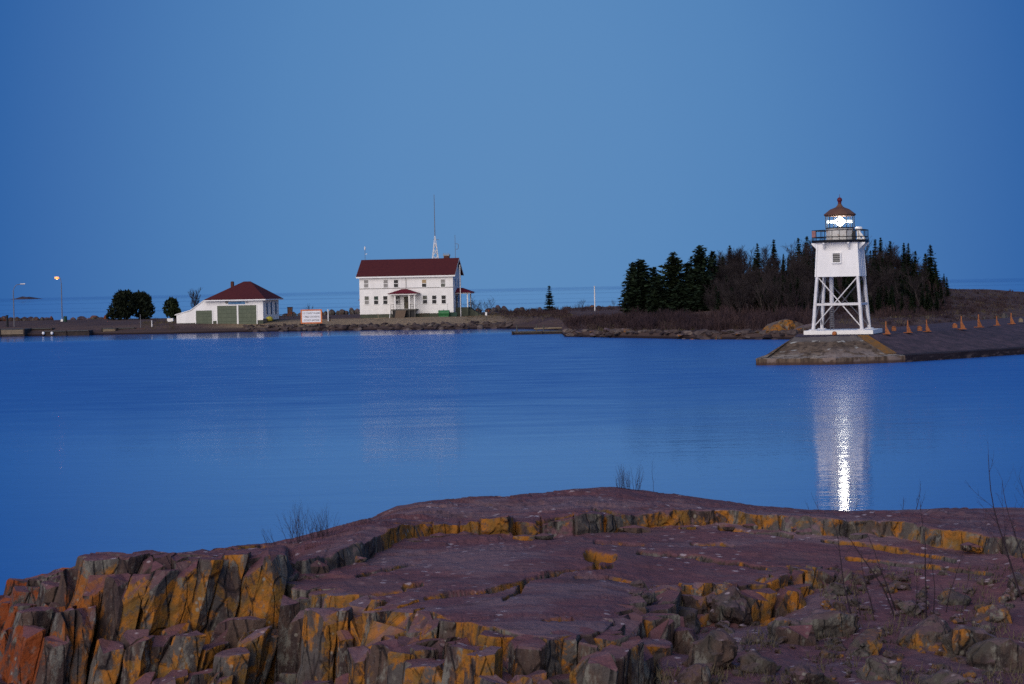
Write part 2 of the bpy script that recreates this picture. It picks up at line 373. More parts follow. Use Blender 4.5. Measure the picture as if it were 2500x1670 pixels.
def water_mat():
    t = NT('lake_water'); p = t.pos()
    s = t.new('ShaderNodeSeparateXYZ'); t.l.new(p, s.inputs[0]); X, Y = s.outputs[0], s.outputs[1]
    r1 = t.noise(t.mapv(p, (1.0, 2.0, 1)), 1.6, 3, .6); r2 = t.noise(t.mapv(p, (.5, 1.1, 1), (0, 0, .2)), .6, 3, .5); r3 = t.noise(t.mapv(p, (.35, 1.0, 1), (0, 0, -.1)), .12, 3, .5)
    h = t.math('ADD', t.math('MULTIPLY', r1, .30), t.math('ADD', t.math('MULTIPLY', r2, .8), t.math('MULTIPLY', r3, 1.2)))
    patch = t.noise(t.mapv(p, (.012, .030, 1)), 1.0, 4, .55, .4)
    pv = t.math('MULTIPLY', t.math('SUBTRACT', patch, .5), 60)
    Yp = t.math('ADD', Y, pv)
    # wind: calm near the rock, ruffled in mid harbour, a calm lee under the far shore, glassy on the open lake with thin wind lines
    near = t.range(Yp, 58, 150); lee = t.range(t.math('ADD', Y, t.math('MULTIPLY', pv, .25)), 303, 322); far = t.range(Yp, 430, 540)
    rough = t.math('ADD', .035, t.math('MULTIPLY', near, .30))
    streak = t.noise(t.mapv(p, (.10, .42, 1)), 1.0, 6, .7, .3)
    rough = t.math('MULTIPLY', rough, t.range(streak, .3, .7, .62, 1.38, False))
    rough = t.math('MULTIPLY', rough, t.math('SUBTRACT', 1.0, t.math('MULTIPLY', lee, .70)))
    rough = t.math('MULTIPLY', rough, t.math('SUBTRACT', 1.0, t.math('MULTIPLY', far, .80)))
    ln = t.noise(t.mapv(p, (.0016, .0006, 1)), 1.0, 4, .6)
    inv = t.math('ADD', t.math('DIVIDE', 34000.0, t.math('MAXIMUM', Y, 30)), t.math('MULTIPLY', t.math('SUBTRACT', ln, .5), 9.0))   # angle below the horizon
    def band(c, w, a): return t.math('MULTIPLY', t.range(t.math('ABSOLUTE', t.math('SUBTRACT', inv, c)), w, w*.3), a)
    bands = t.math('MAXIMUM', t.math('MAXIMUM', band(5, 6, 1), band(17, 1.5, .7)), t.math('MAXIMUM', band(29, 1.2, .35), band(38, 2.4, .6)))
    bands = t.math('MULTIPLY', bands, t.range(t.noise(t.mapv(p, (.004, .0008, 1), loc=(7, 0, 0)), 1.0, 3), .36, .56, .25, 1.0))
    rough = t.math('ADD', rough, t.math('MULTIPLY', bands, .13))
    b = t.new('ShaderNodeBump'); t.l.new(h, b.inputs['Height']); b.inputs['Distance'].default_value = .10
    t.put(b.inputs['Strength'], t.math('MULTIPLY', t.math('SUBTRACT', 1, far), t.math('ADD', .16, t.math('MULTIPLY', near, .50))))
    t.b.inputs['IOR'].default_value = 1.333
    return t.fin((0.022, 0.112, 0.37), rough, b.outputs[0], .5)
M['water'] = water_mat()

# ================================================================== THE SETTING
# ---- water: one sheet to the horizon
mb = MB(); mb.add([(-60000, -60, 0), (60000, -60, 0), (60000, 90000, 0), (-60000, 90000, 0)], [(0, 1, 2, 3)])
struct(mb.build('water', M['water']))

# ---- low spit of land on the far side of the harbour, with the wooded hill
SHORE = [(-160, 824), (0, 822), (110, 820), (250, 817.5), (420, 815), (600, 811), (740, 808.5), (900, 806.5), (1100, 805), (1200, 802.5),
         (1290, 803), (1362, 806), (1378, 822), (1500, 824.5), (1700, 828.6), (1935, 829), (2050, 826), (2250, 815), (2500, 790), (2760, 772)]
SX = [a for a, b in SHORE]; SY = [gz(a, b).y for a, b in SHORE]
def shoreY(px): return float(np.interp(px, SX, SY))
def hillA(px): return float(np.interp(px, [1480, 1600, 1740, 1850, 2080, 2230, 2330, 2420, 2520, 2760], [0, .5, 2.6, 5.4, 6.2, 4.6, 3.0, 2.7, 1.7, .6]))
def backoff(px): return float(np.interp(px, [-160, 1240, 1390, 1500, 2760], [84, 92, 158, 190, 200]))
def fbm(x, y, z=0.0, o=4):
    s, a, f = 0.0, .5, 1.0
    for _ in range(o):
        s += a*mnoise.noise((x*f, y*f, z)); a *= .5; f *= 2.03
    return s
def landz(px, off):
    bo = backoff(px)
    prof = np.interp(off, [-3, 0, .5, 3.5, 9, 16, 40, bo-25, bo-6, bo, bo+6], [-1.2, -.15, .45, .95, 1.5, 1.8, 1.9, 1.95, 1.9, .8, -1.5])
    if 1372 < px < 2000: prof = np.interp(off, [-3, 0, .3, 2, 9, 16, 40, bo-25, bo-6, bo, bo+6], [-1.2, -.1, .7, .9, 1.3, 1.8, 2.1, 2.25, 2.5, .8, -1.5])
    Y = shoreY(px)+off; X = (px-1250)/FPX*Y
    z = float(prof)+hillA(px)*sstep(22, 105, off)*(1-sstep(bo-60, bo, off))
    if off > 1: z += fbm(X*.12, Y*.12)*.25*min(1, off/8)+hillA(px)*.14*fbm(X*.09, Y*.09, 5.0)*sstep(20, 60, off)
    return X, Y, z
def land_at(px, off):
    x, y, z = landz(px, off); return Vector((x, y, z))
def land_Y(px, Y): return land_at(px, Y-shoreY(px))
pxs = np.arange(-160, 2761, 10.0); offs = [-3, -1, 0, .3, .6, 1.2, 2, 3, 4.5, 6.5, 9, 12, 16, 20, 25]+list(np.arange(30, 212, 6.0))
vv = []; ff = []
for i, px in enumerate(pxs):
    for off in offs: vv.append(landz(px, off))
m = len(offs)
for i in range(len(pxs)-1):
    for j in range(m-1): ff.append((i*m+j, (i+1)*m+j, (i+1)*m+j+1, i*m+j+1))
mb = MB(); mb.v = vv; mb.f = ff
land = struct(mb.build('ground', M['land'], smooth=True))

# ---- a very distant low island on the horizon at the left
vv = []; ff = []; YI = 9000.0
ii = [(44, 0), (50, 6), (58, 11), (66, 8), (74, 9), (80, 4), (86, 0)]
mb = MB()
for k, (px, h) in enumerate(ii):
    x = (px-1250)/FPX*YI
    mb.v += [(x, YI-150, -1), (x, YI, h*1.2), (x, YI+250, -1)]
for k in range(len(ii)-1):
    a = 3*k; mb.f += [(a, a+3, a+4, a+1), (a+1, a+4, a+5, a+2)]
struct(mb.build('island', M['rockfar']))

# ---- breakwater pier carrying the lighthouse
LOW = [gz(1845, 892), gz(2040, 890.5), gz(2210, 884.5), gz(2350, 875.2), gz(2500, 865), gz(2640, 851), gz(2760, 836)]
TOPZ = 2.2
TOP = [gz(1940, 822.5, TOPZ), gz(2040, 821.5, TOPZ), gz(2116, 819.5, TOPZ), gz(2300, 807.5, TOPZ), gz(2400, 799.5, TOPZ), gz(2500, 789, TOPZ), gz(2760, 766, TOPZ)]
def ledge(i, out=0.0):
    a = LOW[i]; b = TOP[min(i, len(TOP)-1)]
    d = Vector((b.x-a.x, b.y-a.y, 0)).normalized()
    return a+d*1.3
pier = struct(obj('breakwater_pier', None))
pier.location = (0, 0, 0)
n = len(LOW)
def strip(rows, m, name, sub=6, jag=0.0):
    """skin between polylines (same number of points), subdivided, slightly uneven"""
    vs = []; k = len(rows[0]); nu = (k-1)*sub+1; per = []
    for a, b, steps in [(rows[i], rows[i+1], 4) for i in range(len(rows)-1)]:
        for s_ in range(steps+(1 if b is rows[-1] else 0)):
            per.append((a, b, s_/steps))
    for a, b, t in per:
        for u in range(nu):
            i = min(u//sub, k-2); f = u/sub-i
            p = lerp(a[i].lerp(a[i+1], f), b[i].lerp(b[i+1], f), t)
            q = Vector(mnoise.noise_vector(p*.9))*jag*.7+Vector(mnoise.noise_vector(p*2.7))*jag*.45
            vs.append(p+q)
    fs = [(r*nu+u, r*nu+u+1, (r+1)*nu+u+1, (r+1)*nu+u) for r in range(len(per)-1) for u in range(nu-1)]
    mb = MB(); mb.v = [tuple(v) for v in vs]; mb.f = fs
    return mb.build(name, m, pier, smooth=False)
lowd = [p+Vector((0, 0, -.6)) for p in LOW]; lowu = [p+Vector((0, 0, .58)) for p in LOW]
led = [ledge(i)+Vector((0, 0, .64)) for i in range(n)]
strip([lowd[:3], lowu[:3], led[:3], TOP[:3]], M['conc'], 'end_face', 14, .13)
strip([lowd[2:], lowu[2:], led[2:], TOP[2:]], M['concside'], 'side_slope', 6, .10)
back = [TOP[0]+Vector((1.5, 9, 0)), TOP[1]+Vector((1.5, 10, 0)), TOP[2]+Vector((1, 11, 0))]+[p+Vector((-7, 8.5, 0)) for p in TOP[3:]]
strip([TOP, back], M['concside'], 'deck', 3, .02)
strip([back, [p+Vector((-1, 1.5, -3)) for p in back]], M['concside'], 'back_wall', 2, .02)
lw = [LOW[0], LOW[0]+Vector((3, 13, 0))]; tw = [TOP[0], back[0]]
strip([[p+Vector((0, 0, -.6)) for p in lw], [p+Vector((0, 0, .58)) for p in lw], [p+Vector((.9, 0, .64)) for p in lw], tw], M['conc'], 'left_face', 5, .06)
# orange lichened corner band of the pier's end
cor = [ledge(2)+Vector((0, 0, .70)), TOP[2]+Vector((0, 0, .05))]
mb = MB(); w0 = Vector((-1.25, -.05, 0.0))
mb.add([cor[0]+w0*.9+Vector((0, 0, .03)), cor[0]+Vector((.15, .1, .02)), cor[1]+Vector((.1, .1, 0)), cor[1]+w0*.7], [(0, 1, 2, 3)])
mb.v = [tuple(Vector(v)+Vector((0, -.05, .02))) for v in mb.v]
t = NT('orange_lichened_concrete'); p = t.pos()
M['lichconc'] = t.fin(t.mix(t.range(t.noise(p, 1.3, 6, .7), .38, .62), (0.24, 0.105, 0.020), (0.14, 0.085, 0.045)), .9, t.bump(t.noise(p, 5, 6, .7), .6, .06), .1)
mb.build('corner_band', M['lichconc'], pier)

# ================================================================== LIGHTHOUSE
LZ = 2.6
pL, pR = gz(1983.5, 807.5, LZ), gz(2106, 805.5, LZ)
TH = R(-19)
fr_r = Vector((math.cos(TH), math.sin(TH), 0)); fr_b = Vector((-math.sin(TH), math.cos(TH), 0))
BW = (pR-pL).dot(fr_r)                      # width between the legs at the base
ctr = (pL+pR)/2+fr_b*(BW/2)
SCL = 27.0*176/ctr.y
LT = thing('lighthouse', 'white steel lighthouse with lit lantern on open braced legs at the end of the pier', 'lighthouse', (ctr.x, ctr.y, LZ), TH)
hb = BW/2
MP = FPX/(ctr.y-1.0)                        # pixels per metre at the tower
def tz(cy): return (807-(460+cy/3.407))/MP  # crop rows to heights above the footing
z_bot, z_top, z_deck = tz(738), tz(466), tz(446)
hw0 = 99.5/2/MP/math.cos(TH); hw1 = 91.5/2/MP/math.cos(TH)   # half widths of the cabin, bottom and top
# footing
mb = MB(); e = hb+.85; mb.box(-e+.05, e+.2, -e+.45, e, -.36, 0); mb.build('footing_slab', M['trim'], LT)
def legpt(sx, sy, z):
    h = lerp(hb, hw0-.12, min(1, z/z_bot)); return Vector((sx*h, sy*h, z))
for sx in (-1, 1):
    for sy in (-1, 1):
        m_ = MB(); m_.tube(legpt(sx, sy, 0), legpt(sx, sy, z_bot+.05), .165, .15, 12)
        m_.lathe([(.42, 0), (.42, .07), (.3, .12)], 12, *legpt(sx, sy, 0)[:2]); m_.build('leg', M['whitemetal'], LT)
zm = tz(967)
corners = [(-1, -1), (1, -1), (1, 1), (-1, 1)]
for k in range(4):
    a, b = corners[k], corners[(k+1) % 4]
    m_ = MB(); m_.bar(legpt(*a, zm), legpt(*b, zm), .14, .2); m_.build('girt', M['whitemetal'], LT)
    for (s, t_) in ((a, b), (b, a)):
        m_ = MB(); off = Vector((0, 0, 0)) if s is a else fr_b*0+Vector(((a[1]+b[1])*.0, 0, 0))
        inn = 1.0 if s is a else .97
        m_.tube(legpt(*s, .3)*1.0 if inn == 1 else Vector((legpt(*s, .3).x*inn, legpt(*s, .3).y*inn, .3)),
                Vector((legpt(*t_, z_bot).x*inn, legpt(*t_, z_bot).y*inn, z_bot-.02)), .055, None, 6)
        m_.build('brace', M['greymetal'] if k in (1, 2, 3) else M['whitemetal'], LT)
# central stair tube, upper part plain, lower part a ladder cage with rings
cxs, cys = -hb*.42, .35
mb = MB(); mb.tube((cxs, cys, zm-.1), (cxs, cys, z_bot), .19, None, 14); mb.build('stair_tube', M['whitemetal'], LT)
lad = MB()
for sx in (-.16, .16): lad.tube((cxs+sx, cys, 0), (cxs+sx, cys, zm), .045)
for k in range(12):
    zz = .25+k*(zm-.3)/12; lad.lathe([(.19, zz), (.19, zz+.09)], 10, cxs, cys, 0, True)
lad.build('ladder', M['greymetal'], LT)
# cabin: tapered plated box
mb = MB()
mb.hexa([(-hw0, -hw0, z_bot), (hw0, -hw0, z_bot), (hw0, hw0, z_bot), (-hw0, hw0, z_bot)],
        [(-hw1, -hw1, z_top), (hw1, -hw1, z_top), (hw1, hw1, z_top), (-hw1, hw1, z_top)])
cabin = mb.build('cabin', M['white'], LT)
for sx, sy in corners:                       # corner angles, proud of the plates
    mb = MB(); mb.bar((sx*(hw0+.01), sy*(hw0+.01), z_bot), (sx*(hw1+.01), sy*(hw1+.01), z_top), .12, .12); mb.build('corner_angle', M['trim'], cabin)
for k in range(1, 4):
    u = -hw0+k*2*hw0/4
    mb = MB(); mb.bar((hw0+.01, u, z_bot), (hw1+.01, u*hw1/hw0, z_top), .05, .05); mb.build('plate_seam', M['trim'], cabin)
# louvred window on the front
zc = tz(583); hwz = lerp(hw0, hw1, (zc-z_bot)/(z_top-z_bot)); ww = .32; wh = .40
wx = (427-430)/3.407/MP
mb = MB(); yv = -hwz-.10
for a in ((wx-ww-.08, wx-ww, zc-wh-.08, zc+wh+.08), (wx+ww, wx+ww+.08, zc-wh-.08, zc+wh+.08)): mb.box(a[0], a[1], yv-.05, yv+.2, a[2], a[3])
mb.box(wx-ww, wx+ww, yv-.05, yv+.2, zc+wh, zc+wh+.08); mb.box(wx-ww-.1, wx+ww+.1, yv-.09, yv+.2, zc-wh-.1, zc-wh)
lw_ = mb.build('louvred_window', M['trim'], LT)
mb = MB(); mb.box(wx-ww, wx+ww, yv+.08, yv+.12, zc-wh, zc+wh); mb.build('backing', M['blindgreen'], lw_)
for k in range(4):
    mb = MB(); zz = zc-wh+.08+k*.19; mb.hexa([(wx-ww, yv-.03, zz), (wx+ww, yv-.03, zz), (wx+ww, yv+.07, zz+.09), (wx-ww, yv+.07, zz+.09)],
        [(wx-ww, yv-.03, zz+.03), (wx+ww, yv-.03, zz+.03), (wx+ww, yv+.07, zz+.12), (wx-ww, yv+.07, zz+.12)]); mb.build('slat', M['blind'], lw_)
# gallery deck, brackets
gd = 145/2/MP*.86
mb = MB(); mb.lathe([(gd*1.04/math.cos(math.pi/8), z_deck-.10), (gd*1.06/math.cos(math.pi/8), z_deck+.14)], 8, 0, 0, math.pi/8)
mb.build('gallery_deck', M['blackmetal'], LT)
for k in range(4):
    for u in (-.62, .62):
        ang = k*math.pi/2; c_, s_ = math.cos(ang), math.sin(ang)
        def rot(x, y, z): return (x*c_-y*s_, x*s_+y*c_, z)
        yy = -hw1
        m_ = MB(); x0, x1 = u*hw1-.07, u*hw1+.07
        m_.add([rot(x0, yy-.03, z_deck-.11), rot(x0, yy-.62, z_deck-.11), rot(x0, yy-.62, z_deck-.22), rot(x0, yy-.08, z_deck-.75),
                rot(x1, yy-.03, z_deck-.11), rot(x1, yy-.62, z_deck-.11), rot(x1, yy-.62, z_deck-.22), rot(x1, yy-.08, z_deck-.75)],
               [(0, 1, 2, 3), (7, 6, 5, 4), (0, 4, 5, 1), (1, 5, 6, 2), (2, 6, 7, 3), (3, 7, 4, 0)])
        m_.build('bracket', M['trim'], LT)
# cornice between cabin and deck
mb = MB(); mb.hexa([(-hw1-.02, -hw1-.02, z_top), (hw1+.02, -hw1-.02, z_top), (hw1+.02, hw1+.02, z_top), (-hw1-.02, hw1+.02, z_top)],
                   [(-hw1-.2, -hw1-.2, z_deck-.11), (hw1+.2, -hw1-.2, z_deck-.11), (hw1+.2, hw1+.2, z_deck-.11), (-hw1-.2, hw1+.2, z_deck-.11)])
mb.build('cornice', M['trim'], LT)
# railing: octagon with posts and two rails
z_r = tz(353); z_m = tz(409)
oc = [(gd*1.03/math.cos(math.pi/8)*math.cos(math.pi/8+k*math.pi/4), gd*1.03/math.cos(math.pi/8)*math.sin(math.pi/8+k*math.pi/4)) for k in range(8)]
rail = MB()
for k in range(8):
    a, b = oc[k], oc[(k+1) % 8]
    for zz, r_ in ((z_r, .045), (z_m, .04)): rail.tube((*a, zz), (*b, zz), r_)
rail.build('hand_rail', M['blackmetal'], LT)
for k in range(8):
    a, b = oc[k], oc[(k+1) % 8]
    for f in (0, .33, .67):
        x, y = lerp(a[0], b[0], f), lerp(a[1], b[1], f)
        m_ = MB(); m_.tube((x, y, z_deck), (x, y, z_r), .035 if f == 0 else .025); m_.build('rail_post', M['blackmetal'], LT)
# faded placard at the left end of the rail
k = 4; a, b = oc[4], oc[5]
mb = MB(); px_, py_ = a[0], a[1]; qx, qy = lerp(a[0], b[0], .28), lerp(a[1], b[1], .28)
mb.bar((px_, py_-.06, (z_r+z_m)/2), (qx, qy-.06, (z_r+z_m)/2), .03, (z_r-z_m)*.95); mb.build('placard', M['pinkpanel'], LT)
# lantern: parapet drum, glazing, lens, roof
lr = 68/2/MP; z_p = tz(332); z_e = tz(233)
t = NT('rust_spotted_white'); p = t.new('ShaderNodeTexCoord').outputs['Object']
c = t.mix(t.range(t.noise(p, 2.6, 4, .6), .56, .68), (.58, .56, .52), (.26, .13, .07)); c = t.mix(t.range(t.noise(t.mapv(p, (1, 1, .4)), 4, 4), .62, .7), c, (.10, .12, .08))
M['rustwhite'] = t.fin(c, .6)
mb = MB(); mb.lathe([(lr, z_deck+.14), (lr, z_p-.06)], 10, 0, 0, R(18)); mb.build('parapet', M['rustwhite'], LT)
mb = MB(); mb.lathe([(lr*1.05, z_p-.06), (lr*1.05, z_p+.04)], 10, 0, 0, R(18)); mb.build('sill_ring', M['blackmetal'], LT)
for k in range(10):
    a0, a1 = R(18)+k*math.pi/5, R(18)+(k+1)*math.pi/5
    m_ = MB(); r_ = lr*1.02
    m_.add([(r_*math.cos(a0), r_*math.sin(a0), z_p+.04), (r_*math.cos(a1), r_*math.sin(a1), z_p+.04), (r_*math.cos(a1), r_*math.sin(a1), z_e), (r_*math.cos(a0), r_*math.sin(a0), z_e)], [(0, 1, 2, 3)])
    m_.build('pane', M['glass'], LT)
    m_ = MB(); m_.tube((r_*math.cos(a0), r_*math.sin(a0), z_p+.04), (r_*math.cos(a0), r_*math.sin(a0), z_e), .04); m_.build('glazing_bar', M['blackmetal'], LT)
zl = tz(278)
mb = MB(); mb.lathe([(.05, zl-.38), (.24, zl-.30), (.38, zl-.13), (.43, zl), (.38, zl+.13), (.24, zl+.28), (.05, zl+.38)], 20); lens = mb.build('lens', M['lens'], LT, True)
mb = MB(); mb.lathe([(lr*.93, zl-.10), (lr*.96, zl), (lr*.93, zl+.10)], 24, caps=False); mb.build('glow_band', M['belt'], lens, True)  # added glowing ring, stands in for the reflection across the panes
mb = MB(); mb.lathe([(.16, z_deck+.14), (.16, zl-.38)], 10); mb.build('lens_pedestal', M['greymetal'], lens)
er = 86/2/MP*.88; z_a = tz(140)
mb = MB(); mb.lathe([(er*.96, z_e-.02), (er*1.04, z_e+.10), (er*1.04, z_e+.16), (er*.62, z_e+.62), (er*.26, z_a-.2), (.2, z_a), (.16, z_a+.12)], 10, 0, 0, R(18)); roof = mb.build('lantern_roof', M['rust'], LT)
mb = MB(); zb = tz(98)
prof = [(.13, z_a+.08), (.17, z_a+.2)]+[(max(.03, .235*math.sin(math.pi*k/10)), zb-.235*math.cos(math.pi*k/10)) for k in range(2, 11)]
mb.lathe(prof, 14); mb.tube((0, 0, zb+.2), (0, 0, zb+.5), .02); mb.build('ball_finial', M['redball'], roof, True)
# ventilator with slanting horn on the right of the gallery
hx, hy = gd*.80, -.15
mb = MB(); mb.tube((hx-.12, hy, z_deck+.14), (hx-.12, hy, z_r+.02), .2, None, 10); mb.lathe([(.32, z_r+.0), (.34, z_r+.2), (.22, z_r+.3)], 12, hx-.12, hy)
mb.bar((hx-.1, hy-.25, z_r-.15), (hx+.42, hy-.25, z_deck+.2), .12, .2); mb.bar((hx-.25, hy-.25, z_deck+.19), (hx+.5, hy-.25, z_deck+.19), .2, .08)
mb.build('fog_signal', M['trim'], LT)
mb = MB(); mb.bar((lr+.05, -.3, z_deck+.14), (lr+.05, -.3, z_r-.1), .3, .3); mb.build('equipment_box', M['blackmetal'], LT)

# orange stanchions along the pier's edge, and small blocks between them
def stanchion():
    r_ = thing('railing_stanchion', '', 'stanchion', (0, 0, 0))
    mb = MB(); mb.box(-.36, .36, -.3, .3, 0, .06); mb.build('base_plate', M['safety'], r_)
    mb = MB(); mb.slabxz([(-.11, .06), (.36, .06), (.08, .60), (.03, .75), (-.11, .75)], -.06, .06); mb.build('gusset', M['safety'], r_)
    mb = MB(); mb.tube((-.03, 0, .06), (-.03, 0, 1.22), .075, .06, 8); mb.build('post', M['safety'], r_)
    return r_
ST = stanchion()
SP = [(2164, 814.8, .95, 'orange pier stanchion nearest the lighthouse legs'), (2217, 811.3, 0.92, 'second orange pier stanchion counted from the lighthouse'),
      (2263, 808.3, 0.9, 'third orange pier stanchion counted from the lighthouse'), (2348, 802.5, 1.02, 'bright orange pier stanchion with wide triangular foot, left of the tallest'),
      (2390, 798, 1.04, 'tallest bright orange pier stanchion with slim post'), (2434, 793.5, .8, 'squat dull orange pier stanchion, sixth from the lighthouse'),
      (2469.5, 789.8, .95, 'orange pier stanchion closest to the right picture edge')]
for k, (x, y, s, lab) in enumerate(SP):
    p = gz(x, y+1.2, TOPZ+.02)
    if k == 0: ST.location = p; ST.scale = (s,)*3; ST['label'] = lab; ST['group'] = 'orange stanchions along the pier'
    else: dup(ST, p, R(-8*k % 30), s, lab)
for x, y, m_, lab in ((2182, 808, 'safety', 'small orange mooring block beside the first stanchion'), (2245, 807.5, 'safety', 'small orange mooring block just left of the third stanchion'),
                  (2331, 800.5, 'safety', 'small orange mooring block left of the wide-footed stanchion'), (2492, 786.5, 'dock', 'small pale mooring block at the right picture edge')):
    p = gz(x, y, TOPZ); b = MB(); b.box(-.2, .2, -.2, .2, 0, .32).lathe([(.16, .32), (.2, .4), (.1, .46)], 8)
    o = b.build('mooring_block', M[m_]); o.location = p; tag(o, lab, 'bollard', 'mooring blocks on the pier')
b = MB(); b.lathe([(.05, 0), (.2, .05), (.23, .18), (.17, .33), (.05, .38)], 12); o = b.build('marker_float', M['safety'], smooth=True); o.location = gz(2037.5, 819.2, TOPZ+.01)
tag(o, 'small orange float lying at the edge of the white lighthouse footing', 'float')

# ================================================================== WHITE STATION HOUSE
HZ0 = 1.85; HYD = 375.0; HM = FPX/HYD
def HU(cx): return (cx-713)/4.126/HM/math.cos(R(8))
def HV(cy, cx): return EYE+(hor(820+cx/4.126)-(460+cy/4.126))/HM-HZ0
hp = at(820+713/4.126, 770, HYD)
HS = thing('station_house', 'long white two-storey station house with dark red roof and front porch', 'house', (hp.x, HYD, HZ0), R(-8))
HW = HU(1188); HWl = HU(238); HD = 9.2
z_f = HV(1262, 713); z_ev = HV(884, 713); z_rd = 12.75-HZ0
mb = MB(); mb.box(HWl, HW, 0, HD, z_f, z_ev); mb.add([(HWl, 0, z_ev), (HWl, HD, z_ev), (HWl, HD/2, z_rd-.15), (HW, 0, z_ev), (HW, HD, z_ev), (HW, HD/2, z_rd-.15)], [(0, 2, 1), (3, 4, 5), (0, 3, 5, 2), (1, 2, 5, 4)])
mb.build('wall', M['white'], HS)
mb = MB(); mb.box(HWl+.05, HW-.05, .06, HD-.05, -1.2, z_f); mb.build('foundation', M['found'], HS)
ov = .5
mb = MB()
for s in (0, 1):
    y0, y1 = (-ov, HD/2) if s == 0 else (HD+ov, HD/2)
    ze = z_ev-.02; th = .16
    P = [(HWl-ov, y0, ze), (HW+ov, y0, ze), (HW+ov, y1, z_rd), (HWl-ov, y1, z_rd)]
    mb.hexa([Vector(q) for q in P], [Vector(q)+Vector((0, 0, th)) for q in P])
rf = mb.build('roof', M['roof'], HS)
mb = MB(); mb.box(HWl-ov, HW+ov, -ov-.03, -ov+.06, z_ev-.25, z_ev+.02); mb.build('fascia', M['trim'], rf)
mb = MB()
for x in (HWl-ov-.03, HW+ov-.03):
    for y0 in (-ov, HD+ov): mb.bar((x+.03, y0, z_ev-.05), (x+.03, HD/2, z_rd-.07), .07, .2)
mb.build('barge_board', M['trim'], rf)
# chimney
cx0, cx1 = HU(1045)+.2, HU(1098)+.2
mb = MB(); mb.box(cx0, cx1, HD/2+.2, HD/2+1.2, z_rd-1, HV(678, 1070)); ch = mb.build('chimney', M['brick'], rf)
mb = MB(); mb.box(cx0-.1, cx1+.1, HD/2+.1, HD/2+1.3, HV(678, 1070), HV(664, 1070))
for x in (cx0, cx1): mb.tube((x, HD/2+.15, HV(664, 1070)), (x, HD/2+.15, HV(652, 1070)), .04)
mb.bar((cx0-.1, HD/2+.15, HV(652, 1070)), (cx1+.1, HD/2+.15, HV(652, 1070)), .08, .06); mb.build('chimney_cap', M['blind'], ch)
# belt course and down pipe
mb = MB(); zb_ = HV(1004, 713); mb.box(HWl-.02, HW+.02, -.045, 0.0, zb_-.06, zb_+.06); mb.build('belt_course', M['blind'], HS)
mb = MB(); mb.tube((0, -.07, zb_), (0, -.07, z_ev-.25), .05); mb.build('down_pipe', M['blind'], HS)

def sash(parent, u, zc, w, h, up, lo, y=0.0, half=False):
    """window (frame) > pane, pane, sill"""
    f = MB(); t_ = .07; yf = y-.035
    f.box(u-w/2-t_, u-w/2, yf, y+.05, zc-h/2, zc+h/2+t_).box(u+w/2, u+w/2+t_, yf, y+.05, zc-h/2, zc+h/2+t_)
    f.box(u-w/2, u+w/2, yf, y+.05, zc+h/2, zc+h/2+t_).box(u-w/2, u+w/2, yf-.01, y+.05, zc-.05, zc+.05)
    fo = f.build('window', M['trim'], parent)
    p = MB(); p.box(u-w/2, u+w/2, y-.012, y+.02, zc+.05, zc+h/2); p.build('pane', M[up], fo)
    p = MB(); p.box(u-w/2, u+w/2, y-.008, y+.02, zc-h/2, zc-.05); p.build('pane', M[lo], fo)
    p = MB(); p.box(u-w/2-.2, u+w/2+.2, y-.1, y+.04, zc-h/2-.1, zc-h/2); p.build('sill', M['trim'], fo)
    return fo
for cx, up, lo in ((308, 'blind', 'blind'), (507, 'blind', 'blind'), (612, 'glassdark', 'glassdark'), (897, 'shade', 'glassdark'), (1087, 'blind', 'blindgreen')):
    sash(HS, HU(cx), HV(957-(cx-713)*.008, cx)-.02, .80, 1.38, up, lo)
for cx, up, lo in ((311, 'blindgreen', 'blind'), (406, 'glassgreen', 'glassdark'), (500, 'glassdark', 'glassdark'), (624, 'glassdark', 'glassdark'),
                   (902, 'blindgreen', 'glassdark'), (996, 'glassdark', 'glassdark'), (1091, 'glassdark', 'glassdark')):
    sash(HS, HU(cx), HV(1123-(cx-713)*.013, cx), .80, 1.50, up, lo)
sash(HS, HU(642), HV(1123, 642), .34, 1.5, 'glassdark', 'glassdark')
# gable end windows (right side)
for yy in (2.2, 5.4):
    for zz in (HV(957, 713), HV(1123, 713)):
        f = MB(); f.box(HW-.02, HW+.05, yy-.5, yy+.5, zz-.8, zz+.8); fo = f.build('window', M['trim'], HS)
        f = MB(); f.box(HW+.02, HW+.06, yy-.4, yy+.4, zz-.7, zz+.7); f.build('pane', M['glassdark'], fo)
# front door
dz0 = HV(1212, 713); mb = MB(); mb.box(HU(690), HU(738), -.03, .03, dz0, HV(1090, 713)); dr = mb.build('door', M['darkpaint'], HS)
mb = MB(); mb.box(HU(690)-.1, HU(690), -.05, .02, dz0, HV(1086, 713)).box(HU(738), HU(738)+.1, -.05, .02, dz0, HV(1086, 713)).box(HU(690)-.1, HU(738)+.1, -.05, .02, HV(1090, 713), HV(1083, 713)); mb.build('door_frame', M['trim'], dr)
mb = MB(); mb.box(HU(704), HU(724), -.045, -.03, dz0+1.2, dz0+1.9); mb.build('door_pane', M['glassdark'], dr)
